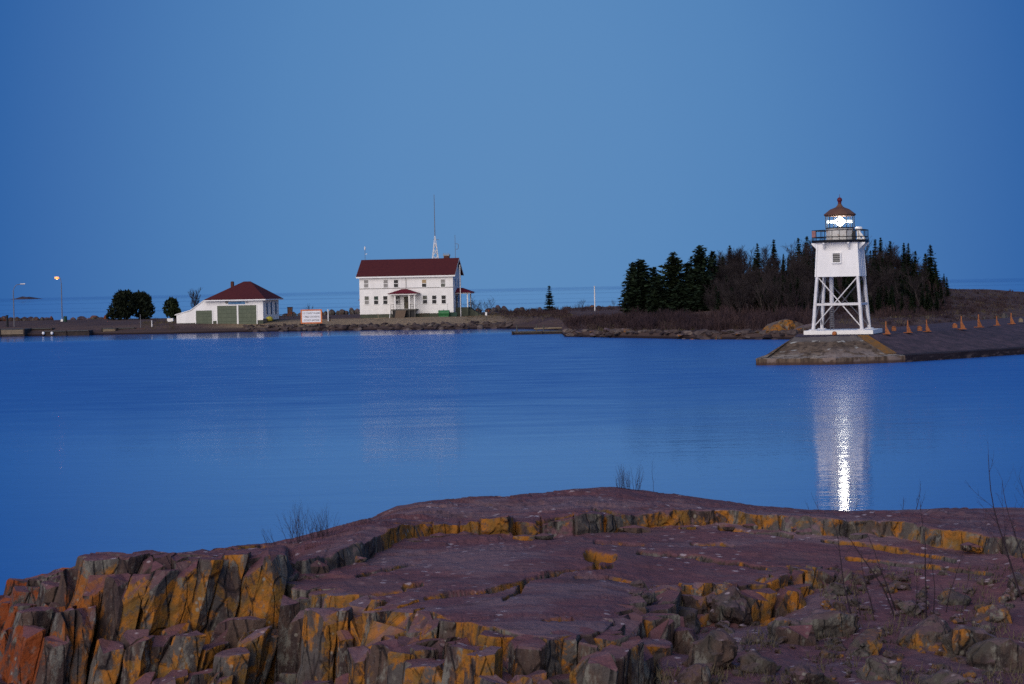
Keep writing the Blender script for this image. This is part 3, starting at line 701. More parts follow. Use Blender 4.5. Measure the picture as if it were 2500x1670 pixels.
# front porch
PD = 2.4; pz = HV(1215, 713); pe = HV(1066, 713)
pl, pr_ = HU(572)+.1, HU(836)-.1
mb = MB(); mb.box(pl, pr_, -PD, -.01, pz-.22, pz); po = mb.build('porch', M['greytrim'], HS, label='grey porch deck on posts before the front door')
for cx in (580, 628, 765, 822):
    m_ = MB(); u = HU(cx); m_.box(u-.09, u+.09, -PD+.02, -PD+.2, -.5, pz-.22); m_.build('porch_support', M['greytrim'], po)
for cx in (622, 765, 820):
    m_ = MB(); u = HU(cx); m_.box(u-.13, u+.13, -PD+.05, -PD+.31, pz, pe-.1); m_.build('column', M['trim'], po)
ex0, ex1 = HU(560), HU(842)
mb = MB(); mb.box(ex0, ex1, -PD-.3, -.01, pe-.12, pe+.12); mb.build('porch_beam', M['trim'], po)
ap = HV(1018, 713); xm = (ex0+ex1)/2
mb = MB(); mb.add([(ex0-.3, -PD-.5, pe+.12), (ex1+.3, -PD-.5, pe+.12), (ex1+.3, -.01, pe+.12), (ex0-.3, -.01, pe+.12), (xm-.35, -.02, ap+.1), (xm+.35, -.02, ap+.1), (xm-.35, -.9, ap+.1), (xm+.35, -.9, ap+.1)],
    [(0, 1, 7, 6), (1, 2, 5, 7), (3, 0, 6, 4), (6, 7, 5, 4), (0, 3, 2, 1), (2, 3, 4, 5)]); mb.build('porch_roof', M['roofred'], po)
for u0, u1 in ((pl, HU(690)-.35), (HU(742)+.2, pr_)):
    mb = MB()
    for zz in (.45, .9): mb.tube((u0, -PD+.1, pz+zz), (u1, -PD+.1, pz+zz), .035)
    for k in range(4): mb.tube((lerp(u0, u1, k/3), -PD+.1, pz), (lerp(u0, u1, k/3), -PD+.1, pz+.95), .03)
    mb.build('railing', M['greytrim'], po)
mb = MB(); mb.box(pl+.25, pr_-.25, -PD+.35, -PD+.45, -.6, pz-.23); mb.build('porch_shade_sheet', M['blackmetal'], po)  # black sheet standing in for the shaded openings under the deck
for k in range(7):
    m_ = MB(); zt = pz-(k+1)*(pz+.15)/8
    m_.box(HU(636), HU(734), -PD-.28*(k+1), -PD-.28*k-.004, zt-.22 if k < 6 else -.4, zt); m_.build('step', M['step'], po)
mb = MB(); mb.bar((HU(574), -PD-.1, pz-.2), (HU(570), -PD-.6, -.3), .08, .08); mb.build('drain_pipe', M['trim'], po)
# annex with red roof peeping out at the left
ax = HU(180); mb = MB(); mb.box(HU(217), HWl-.01, 4.0, 8.0, -1, HV(1130, 238)); an = mb.build('annex', M['white'], HS, label='small white annex with red roof at the left gable')
mb = MB(); zt = HV(1130, 238); mb.add([(ax, 3.4, zt), (HWl-.01, 3.4, zt), (HWl-.01, 8.5, zt), (ax, 8.5, zt), (HWl-.01, 4.2, zt+.85), (HWl-.01, 7.8, zt+.85)], [(0, 3, 2, 1), (0, 1, 4), (0, 4, 5, 3), (3, 5, 2), (1, 2, 5, 4)]); mb.build('annex_roof', M['roofred'], an)
# side porch at the right gable
sx0 = HW+.12; sx1 = HU(1325)-.3; sy0, sy1 = 2.6, 6.4; sz = HV(1198, 1315); se = HV(1050, 1300)
mb = MB(); mb.box(HW+.01, sx1+.1, sy0, sy1, -1, sz); sp = mb.build('side_porch', M['found'], HS, label='side porch on a grey green base at the right gable')
mb = MB(); zt = se; xa, xb = HW+.01, HU(1375)-.3
mb.box(xa, xb-.3, sy0-.2, sy0, zt-.2, zt).box(xa, xb-.3, sy1, sy1+.2, zt-.2, zt).box(xb-.5, xb-.3, sy0, sy1, zt-.2, zt); mb.build('side_beam', M['trim'], sp)
ym = (sy0+sy1)/2; zt2 = HV(1002, 1250)
mb = MB(); mb.add([(xa, sy0-.6, zt), (xb, sy0-.6, zt), (xb, sy1+.6, zt), (xa, sy1+.6, zt), (xa, ym, zt2), (HU(1265)-.3, ym, zt2)], [(0, 3, 2, 1), (0, 1, 5, 4), (1, 2, 5), (2, 3, 4, 5), (0, 4, 3)]); mb.build('side_roof', M['roofred'], sp)
for y in (sy0+.1, sy1-.1):
    m_ = MB(); m_.box(sx1-.12, sx1+.1, y-.1, y+.1, sz, zt-.2); m_.build('column', M['trim'], sp)
mb = MB(); mb.box(HW+.01, HW+.1, 3.2, 4.1, sz, sz+2.1); mb.build('side_door', M['darkpaint'], sp)
mb = MB()
for zz in (.5, .95): mb.tube((sx1, sy0+.2, sz+zz), (sx1, sy1-.2, sz+zz), .04)
mb.build('side_railing', M['blackmetal'], sp)
for k in range(8):
    m_ = MB(); x = sx1+.1+k*.32; m_.box(x+.004, x+.32, 3.6, 5.4, -1, sz-(k+1)*sz/9); m_.build('step', M['found'], sp)
for y in (3.55, 5.45):
    m_ = MB(); m_.bar((sx1+.1, y, sz+.95), (sx1+2.8, y, .9), .07, .07)
    for k in range(4): m_.tube((sx1+.2+k*.85, y, sz-k*.75-.3), (sx1+.2+k*.85, y, sz+.92-k*.66), .03)
    m_.build('stair_rail', M['blackmetal'], sp)

# green oil tank, picnic table in front of the house (their own things)
def hloc(u, y, z): return HS.matrix_basis @ Vector((u, y, z))
bpy.context.view_layer.update()
HSM = Matrix.Translation(HS.location) @ Matrix.Rotation(R(-8), 4, 'Z')
def hloc(u, y, z): return HSM @ Vector((u, y, z))
tk = thing('oil_tank', 'green rounded oil tank standing against the house foundation', 'tank', hloc(HU(1110), -2.0, -.02), R(-8))
mb = MB(); hw_ = (HU(1165)-HU(1057))/2; prof = [(0, .0)]
pts = [(.42*math.cos(a)*1.25, .72+.42*math.sin(a)*1.3) for a in [k*math.pi/6 for k in range(12)]]
mb.add([(-hw_, y, z) for y, z in pts]+[(hw_, y, z) for y, z in pts], [tuple(range(11, -1, -1)), tuple(range(12, 24))]+[(k, (k+1) % 12, 12+(k+1) % 12, 12+k) for k in range(12)])
mb.build('shell', M['green'], tk)
mb = MB(); mb.box(-hw_+.1, hw_-.1, -.45, .45, 0, .28); mb.build('skid', M['green'], tk)
mb = MB(); mb.tube((-.1, 0, 1.22), (-.1, 0, 1.45), .05).tube((hw_-.35, .2, 1.2), (hw_-.35, .2, 2.6), .025); mb.build('vent_pipe', M['greymetal'], tk)
t2 = MB(); t2.box(-.85, .85, -.4, .4, 0, .75); o = t2.build('bin', M['greendark']); o.location = hloc(HU(1190), -1.2, 0); o.rotation_euler[2] = R(-8)
bm_ = MB(); bm_.box(-.88, .88, -.43, .43, .75, .82); bm_.build('lid', M['greendark'], o); tag(o, 'dark green flat bin at the right corner of the house beside the tank', 'bin')
pt = thing('picnic_table', 'brown wooden picnic table in front of the house foundation', 'table', hloc(HU(918), -2.5, 0), R(-2))
for k in range(4):
    mb = MB(); mb.box(-.9, .9, -.42+k*.21, -.25+k*.21, .72, .76); mb.build('top_plank', M['redwood'], pt)
for s in (-1, 1):
    mb = MB(); mb.box(-.9, .9, s*.75-.13, s*.75+.13, .42, .46); mb.build('seat_plank', M['redwood'], pt)
    mb = MB(); mb.bar((s*.62, -.6, 0), (s*.62, .25, .72), .05, .1).bar((s*.62, .6, 0), (s*.62, -.25, .72), .05, .1).bar((s*.62, -.8, .38), (s*.62, .8, .38), .05, .09); mb.build('trestle', M['step'], pt)

# masts and aerials by the house
mp = at(1063, 633, 392.0); MM = FPX/392
mst = thing('radio_mast', 'tall thin dark mast on a white lattice pyramid behind the roof', 'mast', (mp.x, 392, 2.0), R(10))
zt = EYE+(hor(1063)-(460+480/4.126))/MM-2.0; zb_ = EYE+(hor(1063)-(460+712/4.126))/MM-2.0; zz0 = 0.0; rb = 60/4.126/MM/2; slope = rb/(zt-zb_)
mb = MB()
r0 = slope*(zt-zz0)
for k in range(4):
    a = math.pi/4+k*math.pi/2; mb.tube((r0*1.3*math.cos(a), r0*1.3*math.sin(a), zz0), (.05*math.cos(a), .05*math.sin(a), zt), .11, .06, 5)
mb.build('lattice_leg', M['whitemetal'], mst)
mb = MB()
for j in range(12):
    z0_ = j*zt/12; z1_ = (j+1)*zt/12; ra, rb_ = slope*1.3*(zt-z0_)+.02, slope*1.3*(zt-z1_)+.02
    for k in range(4):
        a, b = math.pi/4+k*math.pi/2, math.pi/4+(k+1)*math.pi/2
        mb.tube((ra*math.cos(a), ra*math.sin(a), z0_), (rb_*math.cos(b), rb_*math.sin(b), z1_), .05, None, 4)
        mb.tube((ra*math.cos(b), ra*math.sin(b), z0_), (rb_*math.cos(a), rb_*math.sin(a), z1_), .05, None, 4)
mb.build('lattice_brace', M['whitemetal'], mst)
ztop = EYE+(hor(1063)-(460+65/4.126))/MM-2.0
mb = MB(); mb.tube((0, 0, zt-.1), (0, 0, ztop), .085, .045, 6); mb.bar((-.3, 0, zt-.7), (.8, 0, zt-.75), .07, .07); mb.build('whip', M['greymetal'], mst)
def aerial(cx, cytop, cybot, label, Y, loop=False, white=False):
    x = 820+cx/4.126; p = at(x, 700, Y); m_ = FPX/Y
    zt = EYE+(hor(x)-(460+cytop/4.126))/m_; z0 = 2.0
    r_ = thing('aerial', label, 'aerial', (p.x, Y, z0))
    mb = MB(); mb.tube((0, 0, 0), (0, 0, zt-z0), .075, .035, 6); mb.build('mast_pole', M['greymetal'], r_)
    if loop:
        mb = MB(); c = zt-z0-2.2
        pts = [(.12+.28*(1-math.cos(t)), c+.55*math.sin(t)) for t in [k*math.pi/8-math.pi/2 for k in range(9)]]
        pts = [(0.1, c-.55), (.5, c-.55), (.62, c-.2), (.62, c+.35), (.4, c+.5), (.1, c+.5)]
        for a, b in zip(pts[:-1], pts[1:]): mb.tube((a[0], 0, a[1]), (b[0], 0, b[1]), .045)
        mb.build('loop', M['greymetal'], r_)
    if white:
        mb = MB(); mb.lathe([(.1, zt-z0-.7), (.16, zt-z0-.4), (.08, zt-z0)], 8); mb.bar((.0, 0, zt-z0-1.5), (.45, 0, zt-z0-1.45), .05, .12); mb.build('sensor', M['whitemetal'], r_)
aerial(1210, 470, 700, 'thin aerial with a side loop behind the right gable', 384.0, loop=True)
aerial(301, 585, 720, 'short weather aerial behind the left end of the house roof', 384.0, white=True)
fp = at(820+1253/4.126, 700, 374.0); z1 = EYE+(hor(1124)-(460+780/4.126))/13.0
mb = MB(); mb.tube((0, 0, -.3), (0, 0, z1-1.8), .075, .06, 8); o = mb.build('flagpole', M['whitemetal']); o.location = (fp.x, 374.0, 1.8)
b = MB(); b.lathe([(.03, z1-1.8), (.1, z1-1.7), (.03, z1-1.6)], 8); b.build('ball', M['whitemetal'], o); tag(o, 'pale bare flagpole in front of the right gable', 'flagpole')

# ================================================================== BOATHOUSE
BY = 366.0; BM_ = FPX/BY
def BX(cx): return 400+cx/5.59
def BU(cx): return (BX(cx)-573)/BM_/math.cos(R(10))
BZ0 = 1.0
def BV(cy, cx): return EYE+(hor(BX(cx))-(640+cy/5.59))/BM_-BZ0
bp = at(573, 780, BY)
BH = thing('boathouse', 'white boathouse with dark red hip roof and three grey-green garage doors', 'boathouse', (bp.x, BY, BZ0), R(-10))
bl, br = BU(690), BU(1366); BD = 10.0; ze = BV(512, 960); zs = BV(790, 1320)
mb = MB(); mb.box(bl, br, 0, BD, zs, ze); mb.box(bl, BU(722), -.001, .4, zs, ze); mb.build('wall', M['white'], BH)
mb = MB(); mb.box(bl, br-.03, .04, BD, -1.5, zs); mb.build('foundation', M['found'], BH)
ov = .75; zr = BV(262, 1118); xm = (BU(540)+BU(1420))/2
x0, x1 = BU(545), br+ov; rx0, rx1 = BU(1070)-1.1, BU(1165)-1.1
mb = MB(); mb.add([(x0, -ov, ze), (x1, -ov, ze), (x1, BD+ov, ze), (x0, BD+ov, ze), (rx0, BD/2, zr), (rx1, BD/2, zr)], [(0, 3, 2, 1), (0, 1, 5, 4), (1, 2, 5), (2, 3, 4, 5), (3, 0, 4)])
rf = mb.build('roof', M['roof'], BH)
mb = MB(); mb.box(x0+.1, x1-.02, -ov+.0, -ov+.06, ze-.22, ze-.005).box(x1-.08, x1-.02, -ov+.06, BD+ov, ze-.22, ze-.005); mb.build('fascia', M['trim'], rf)
mb = MB(); mb.box(BU(822), BU(858), 4.2, 4.8, ze, BV(268, 840)); ch = mb.build('chimney', M['brick'], rf)
mb = MB(); mb.box(BU(822)+.1, BU(858)-.1, 4.3, 4.7, BV(268, 840), BV(262, 840)); mb.build('chimney_pot', M['greytrim'], ch)
# lean-to on the left
le = BU(150)
mb = MB(); poly = [(le, BV(838, 150)), (BU(385), BV(832, 385)), (bl-.002, zs), (bl-.002, ze-.1), (BU(540), BV(530, 540)), (BU(350), BV(668, 350)), (le, BV(722, 150))]
mb.slabxz(poly, .0, 7.0); lt = mb.build('lean_to', M['white'], BH)
mb = MB(); rp_ = [(le-.3, BV(722, 150)-.08), (BU(350), BV(664, 350)), (BU(545), BV(526, 545)), (BU(545), BV(526, 545)+.14), (BU(350), BV(664, 350)+.14), (le-.3, BV(722, 150)+.06)]
mb.slabxz(rp_, -.12, 7.2); mb.build('lean_to_roof', M['white'], lt)
mb = MB(); mb.slabxz([(le+.1, -1.2), (bl, -1.2), (bl, zs-.003), (BU(385), BV(832, 385)-.003), (le+.1, BV(838, 150)-.003)], .05, 6.9); mb.build('lean_to_base', M['found'], lt)
def gdoor(c0, c1, ct, cb, lab):
    u0, u1, z1, z0 = BU(c0), BU(c1), BV(ct, (c0+c1)/2), BV(cb, (c0+c1)/2)
    f = MB(); f.box(u0-.16, u0, -.07, .1, z0, z1+.02).box(u1, u1+.16, -.07, .1, z0, z1+.02); d = f.build('garage_door', M['trim'], BH, label=lab)
    n_ = 5
    for k in range(n_):
        p = MB(); h = (z1-z0)/n_; p.box(u0, u1, -.035, .05, z0+k*h+.02, z0+(k+1)*h-.02)
        for q in range(4):
            w_ = (u1-u0)/4; p.box(u0+q*w_+.12, u0+(q+1)*w_-.12, -.055, -.035, z0+k*h+.14, z0+(k+1)*h-.14)
        p.build('door_panel', M['door'], d)
    p = MB(); p.box(u0, u1, -.01, .06, z0, z1+.01); p.build('backing', M['found'], d)
gdoor(426, 652, 662, 880, 'small low garage door in the lean-to')
gdoor(727, 1000, 596, 868, 'tall left garage door'); gdoor(1022, 1274, 588, 866, 'tall right garage door')
# side windows (tall slits on the right wall)
for yy in (2.3, 5.0, 7.9):
    f = MB(); f.box(br-.01, br+.05, yy-.5, yy+.5, zs+.9, zs+3.3); w_ = f.build('window', M['trim'], BH); f = MB(); f.box(br+.03, br+.07, yy-.4, yy+.4, zs+1.0, zs+3.2); f.build('pane', M['glassdark'], w_)
# blue name board, emblem, lamp
def text(body, size, m, name, parent, loc, rot=(R(90), 0, 0), align='CENTER', extr=.008):
    cu = bpy.data.curves.new(name, 'FONT'); cu.body = body; cu.size = size; cu.align_x = align; cu.align_y = 'CENTER'; cu.extrude = extr; cu.resolution_u = 3
    o = bpy.data.objects.new(name, cu); COL.objects.link(o)
    dg = bpy.context.evaluated_depsgraph_get(); me = bpy.data.meshes.new_from_object(o.evaluated_get(dg))
    bpy.data.objects.remove(o); me.materials.clear(); me.materials.append(m)
    o = obj(name, me, parent); o.location = loc; o.rotation_euler = rot; return o
u0, u1, z0, z1 = BU(885), BU(1116), BV(573, 1000), BV(540, 1000)
nb = thing('name_board', 'blue name board with dark lettering above the boathouse doors', 'sign', Matrix.Translation(BH.location) @ Matrix.Rotation(R(-10), 4, 'Z') @ Vector(((u0+u1)/2, -.06, (z0+z1)/2)), R(-10))
hw_, hh_ = (u1-u0)/2, (z1-z0)/2
mb = MB(); mb.box(-hw_, hw_, -.05, .05, -hh_, hh_); mb.build('board', M['signblue'], nb)
text('U.S. COAST GUARD', hh_*1.0, M['inkblue'], 'lettering', nb, (-.1, -.06, hh_*.12))
mb = MB(); c = (BU(860), BV(548, 860)); mb.lathe([(.0, 0), (.27, 0), (.27, .05), (0, .05)], 14, caps=False)
em = MB(); em.v = [(x+c[0], -.05-z, y+c[1]) for x, y, z in mb.v]; em.f = mb.f; eo = em.build('emblem', M['greytrim'], BH)
mb = MB(); mb.lathe([(.0, .051), (.13, .051), (.13, .07), (0, .07)], 12, caps=False); em = MB(); em.v = [(x+c[0], -.05-z, y+c[1]) for x, y, z in mb.v]; em.f = mb.f; em.build('emblem_centre', M['blind'], eo)
mb = MB(); mb.tube((BU(1147), 0, BV(548, 1147)), (BU(1147), -.3, BV(543, 1147)), .06); mb.lathe([(.14, BV(552, 1147)), (.08, BV(542, 1147))], 8, BU(1147), -.3); mb.build('wall_lamp', M['greymetal'], BH)

# cable crossing sign board
sp_ = at(760.7, 790, 357.0); SM = FPX/357
sg = thing('cable_sign', 'white orange-bordered sign board with black lettering facing the water', 'sign', (sp_.x, 357.0, 0), R(-4))
def SZ(y): return EYE+(hor(760)-y)/SM
zt, zb_ = SZ(755.5), SZ(790); hw_ = 26.3/SM
mb = MB(); b_ = .24
mb.box(-hw_, hw_, -.06, .04, zt-b_, zt).box(-hw_, hw_, -.06, .04, zb_, zb_+b_).box(-hw_, -hw_+b_, -.06, .04, zb_+b_, zt-b_).box(hw_-b_, hw_, -.06, .04, zb_+b_, zt-b_); mb.build('border', M['orange'], sg)
mb = MB(); mb.box(-hw_+b_, hw_-b_, -.04, .03, zb_+b_, zt-b_); pn = mb.build('panel', M['signwhite'], sg)
hs = (zt-zb_)
for k, s in enumerate(('U.S. COAST GUARD', 'CABLE CROSSING', 'DO NOT ANCHOR')):
    o = text(s, .46, M['ink'], 'lettering', pn, (0.02, -.045, zt-hs*(.27+.25*k)))
    w_ = max(v.co.x for v in o.data.vertices)-min(v.co.x for v in o.data.vertices); o.scale = ((3.20, 2.9, 2.8)[k]/w_, 1.0, 1)
for x in (-hw_*.7, 0, hw_*.7):
    m_ = MB(); m_.box(x-.09, x+.09, .05, .2, .4, zt-.1); m_.build('post', M['greytrim'], sg)

# ================================================================== STREET LAMPS, DOCKS AND SMALL THINGS ON THE SPIT
def street_lamp(px, ybase, Y, ztop, arm, lit, label):
    p = at(px, ybase, Y); z0 = p.z
    r_ = thing('street_lamp', label, 'street lamp', p, 0, None)
    h = ztop-z0
    mb = MB(); mb.tube((0, 0, -.2), (0, 0, h*.86), .11, .08, 8); mb.build('pole', M['greymetal'], r_)
    mb = MB(); pts = [(0, h*.86), (arm*.15, h*.93), (arm*.45, h*.985), (arm, h)]
    for a, b in zip(pts[:-1], pts[1:]): mb.tube((a[0], 0, a[1]), (b[0], 0, b[1]), .06)
    mb.build('arm', M['greymetal'], r_)
    s = 1 if arm > 0 else -1
    mb = MB(); mb.box(min(arm, arm+s*.9), max(arm, arm+s*.9), -.17, .17, h-.02, h+.14); hd = mb.build('lamp_head', M['whitemetal'], r_)
    mb = MB()
    if lit:
        mb.lathe([(.03, h-.42), (.15, h-.36), (.19, h-.24), (.15, h-.12)], 12, arm+s*.4, 0); mb.build('lit_bulb', M['lamp'], hd, True)
        mb = MB(); mb.lathe([(.18, h-.38), (.42, h-.26), (.50, h-.1), (.3, h+.04)], 14, arm+s*.4, 0, 0, False); mb.build('lamp_halo', M['lamphalo'], hd, True)  # glowing bowl added to imitate the bulb's orange halo
    else: mb.box(min(arm+s*.1, arm+s*.8), max(arm+s*.1, arm+s*.8), -.13, .13, h-.08, h-.022); mb.build('diffuser', M['blind'], hd)
    return r_
street_lamp(35, 802, 372, EYE+(727.5-694.5)/13.07, 1.35, False, 'unlit street lamp with curved arm at the far left')
L2 = street_lamp(152, 782, 400, EYE+(725-677)/12.15, -.45, True, 'lit street lamp glowing orange-white on a tall pole')
def px_box(px0, px1, ytop, ybot, Y, depth):
    a = at(px0, ybot, Y); b = at(px1, ybot, Y); t_ = at((px0+px1)/2, ytop, Y)
    return (a+b)/2, (b.x-a.x)/2, t_.z-(a.z+b.z)/2
def dock(px0, px1, ytop, ybot, Y, depth, label, light0=None, light1=None, mat='dock', name='dock'):
    c, hw_, h = px_box(px0, px1, ytop, ybot, Y, depth)
    r_ = thing(name, label, 'dock', (c.x, Y, 0)); zt = c.z+h
    mb = MB(); mb.box(-hw_, hw_, .12, depth, -.8, zt-.12); mb.build('crib', M['dockdark'], r_)
    nb_ = max(4, int(2*hw_/1.1))
    for k in range(nb_):
        m_ = MB(); a, b = lerp(-hw_, hw_, k/nb_)+.015, lerp(-hw_, hw_, (k+1)/nb_)-.015; m_.box(a, b, -.05, depth, zt-.12, zt+random.uniform(-.02, .02)); m_.build('deck_plank', M['greytrim'], r_)
    if light0 is not None:
        a, b = (at(light0, 800, Y).x-c.x), (at(light1, 800, Y).x-c.x)
        for k in range(3):
            m_ = MB(); q = (zt-.14-.42)/3; m_.box(a, b, 0, .11, .42+k*q, .42+(k+1)*q-.03); m_.build('face_timber', M[mat], r_)
    for k in range(max(2, int(hw_*2/2.5))):
        m_ = MB(); x = lerp(-hw_+.15, hw_-.15, k/max(1, int(hw_*2/2.5)-1)); m_.tube((x, -.08, -1), (x, -.08, zt+.05), .13, None, 8); m_.build('pile', M['dockdark'], r_)
    return r_
dock(-60, 61, 804, 822, 360, 6, 'pale timber-faced dock at the left picture edge', -60, 60)
dock(61.5, 129, 801.5, 816.5, 365, 4, 'low dark dock running right from the pale left dock')
dock(104, 219, 807.5, 820.5, 358, 3, 'long low floating dock with two white fenders')
dock(247, 285, 801.5, 817.5, 361, 4, 'small cream-faced dock crib', 247.5, 284.5)
dock(285.5, 331, 800.5, 817, 362, 5, 'dark dock block right of the cream-faced crib')
dock(355, 405, 801, 815, 363, 5, 'dark dock with white mooring post on its deck')
dock(433, 519, 800.5, 811.5, 361, 5, 'weathered dock apron before the low garage door')
dock(525, 590, 800, 811, 362, 4, 'concrete slip apron before the tall garage doors')
for px, lab in ((106, 'left white fender hanging on the floating dock'), (127, 'right white fender hanging on the floating dock')):
    c = at(px, 817, 357.8); b = MB(); b.lathe([(.05, 0), (.24, .06), (.27, .3), (.2, .48), (.06, .52)], 10)
    o = b.build('fender', M['trim'], smooth=True); o.location = c; tag(o, lab, 'fender', 'white fenders on the floating dock')
rk = thing('boat_rack', 'red-brown wooden rack between two dark docks', 'rack', at(344, 812, 361.5))
for x in (-.7, -.25, .25, .7):
    mb = MB(); mb.box(x-.06, x+.06, -.06, .06, -.6, .75); mb.build('upright', M['redwood'], rk)
for z in (.15, .45, .7):
    mb = MB(); mb.box(-.8, .8, -.1, -.065, z-.06, z+.06); mb.build('rail', M['redwood'], rk)
def post(px, ytop, ybot, Y, m, label, r_=.07, name='post', cat='post'):
    a = at(px, ybot, Y); zt = at(px, ytop, Y).z
    b = MB(); b.tube((0, 0, -.5), (0, 0, zt-a.z), r_, r_*.8, 8); b.lathe([(r_*1.25, zt-a.z-.02), (r_*1.25, zt-a.z+.05)], 8)
    o = b.build(name, M[m]); o.location = a; return tag(o, label, cat)
post(343.5, 768, 802, 363, 'greymetal', 'slim grey mooring pole behind the red-brown rack')
post(371, 783, 800, 364, 'whitemetal', 'white mooring post on the dark dock left of the boathouse', .12)
post(18, 770, 791, 372, 'blackmetal', 'dark flat board post beside the unlit street lamp', .25)
post(801.5, 756, 782, 366, 'whitemetal', 'white post just right of the lettered sign board', .13)
post(803.5, 774, 783, 366.4, 'rockfar', 'dark stump behind the white post', .3, 'stump', 'stump')
post(1452.5, 699, 759, 388, 'whitemetal', 'tall bare white pole rising from the brush', .13, 'white_pole', 'pole')
gb = thing('rubbish_barrel', 'green rubbish barrel on the grass beside the lit street lamp', 'barrel', at(159.5, 785.5, 398))
mb = MB(); mb.lathe([(.34, 0), (.38, .5), (.36, .95)], 12); mb.build('body', M['greendark'], gb); mb = MB(); mb.lathe([(.39, .95), (.4, 1.02), (.2, 1.12)], 12); mb.build('lid', M['greendark'], gb)
b = MB(); b.box(-.22, .22, -.2, .2, 0, .42).lathe([(.1, .42), (.1, .5)], 8); o = b.build('utility_box', M['trim']); o.location = at(151.5, 785, 398.5); tag(o, 'small white utility box at the foot of the lit lamp', 'box')
b = MB(); b.lathe([(.05, 0), (.75, .1), (.85, .5), (.7, 1.0), (.15, 1.3)], 14)
o = b.build('covered_drum', M['yellow'], smooth=True); o.location = at(658, 784.5, 362.5); o.scale = (.8, .8, .72); tag(o, 'yellow covered drum by the boathouse side wall', 'drum')
b = MB(); b.box(-.35, .35, -.3, .3, 0, .55); o = b.build('crate', M['blackmetal']); o.location = at(647.5, 786, 361.5); b = MB(); b.box(-.38, .38, -.33, .33, .55, .6); b.build('lid', M['blackmetal'], o); tag(o, 'black crate at the boathouse corner left of the yellow drum', 'crate')
b = MB(); b.box(-.55, .55, -.5, .5, 0, .62).box(-.58, .58, -.53, .53, .62, .68); o = b.build('storage_box', M['trim']); o.location = at(416.5, 786, 372); tag(o, 'white storage box left of the lean-to', 'box')
sh = thing('shed', 'small dark flat-roofed shed behind the grass right of the boathouse', 'shed', at(707.5, 768, 420))
mb = MB(); mb.box(-.5, .5, 0, 1.2, -.3, 1.5); mb.build('wall', M['rockfar'], sh); mb = MB(); mb.box(-.58, .58, -.1, 1.3, 1.5, 1.6); mb.build('roof', M['blackmetal'], sh)
mb = MB(); mb.box(-.2, .2, -.03, 0, -.3, 1.2); mb.build('door', M['redwood'], sh)
# little white sign on a dark post, right of the house
ws = thing('warning_sign', 'small white sign on a dark post right of the house', 'sign', at(1187, 783, 358))
mb = MB(); mb.box(-.04, .04, -.04, .04, -.4, 1.1); mb.build('post', M['blackmetal'], ws); mb = MB(); mb.box(-.17, .17, -.07, -.042, .95, 1.52); mb.build('panel', M['signwhite'], ws)
# rail fence behind the sign board
fn = thing('rail_fence', 'low grey rail fence between the boathouse and the sign board', 'fence', at(705, 777, 378))
for k in range(5):
    mb = MB(); x = -1.7+k*.85; mb.box(x-.05, x+.05, -.05, .05, -.4, .8); mb.build('fence_post', M['greytrim'], fn)
for z in (.35, .7):
    mb = MB(); mb.box(-1.75, 1.75, -.08, -.052, z-.05, z+.05); mb.build('fence_rail', M['greytrim'], fn)
# timber landing right of the house, floating low on the water
dock(1249, 1396, 808.5, 816.5, 297, 3.2, 'low old timber landing at the water left of the brush', 1249, 1396)
for px, lab in ((1262, 'stub post at the left end of the timber landing'), (1310, 'middle stub post on the timber landing'), (1327, 'right stub post on the timber landing, pale topped')):
    post(px, 794, 806, 300, 'greytrim', lab, .11)
b = MB(); b.tube((-3.6, 0, .12), (3.6, .5, .2), .14, .1, 8); b.tube((1.2, .1, .15), (2.2, -.4, .45), .06, .04, 5); o = b.build('drift_log', M['dock']); o.location = at(1362, 803.5, 300); tag(o, 'pale drift log lying behind the timber landing', 'log')
b = MB(); b.tube((-.9, 0, .1), (.9, .1, .22), .12, .09, 7); b.tube((-.4, 0, .1), (-.55, .3, 1.0), .07, .05, 5); o = b.build('drift_log', M['dock']); o.location = at(930, 779.5, 362); tag(o, 'short forked drift log on the bank below the house porch', 'log')

# ================================================================== ROCKS ON THE SHORES
def boulder_mesh(name, m, seed, sub=2, rough=.28, flat=.75, fine=0.0):
    bm = bmesh.new(); bmesh.ops.create_icosphere(bm, subdivisions=sub, radius=1.0); rr = random.Random(seed)
    planes = [(Vector((rr.gauss(0, 1), rr.gauss(0, 1), rr.gauss(0, .8))).normalized(), rr.uniform(.55, .9) if sub < 4 else rr.uniform(.38, .8)) for _ in range(9 if sub < 4 else 15)]
    for v in bm.verts:
        p = v.co.copy()
        for n_, d in planes:
            k = p.dot(n_)
            if k > d: p -= n_*(k-d)*.9
        p += p.normalized()*mnoise.noise(p*1.7+Vector((seed*3.1, 0, 0)))*rough
        if fine: p += p.normalized()*(mnoise.noise(p*4.1+Vector((0, seed, 0)))*fine+mnoise.noise(p*9.0)*fine*.45)
        v.co = Vector((p.x, p.y, p.z*flat))
    me = bpy.data.meshes.new(name); bm.to_mesh(me); bm.free(); me.materials.append(m); return me
def zone(px, zs):
    for lim, txt in zs:
        if px < lim: return txt
    return zs[-1][1]
BANKZ = [(690, 'right of the boathouse'), (738, "left of the lettered sign"), (792, "under the lettered sign"), (865, "between white post and house"), (930, "below the left house windows"), (960, "below the porch's left side"),
         (1012, 'below the porch stairs'), (1060, "below the right house windows"), (1112, 'below the green oil tank'), (1165, 'below the side porch'), (1205, 'by the small white sign'), (1400, "at the bank's right end")]
RIP = [boulder_mesh('bank_stone', M['riprap'], k) for k in range(7)]
rr = random.Random(5)
G1 = 'stones of the rubble bank below the house'
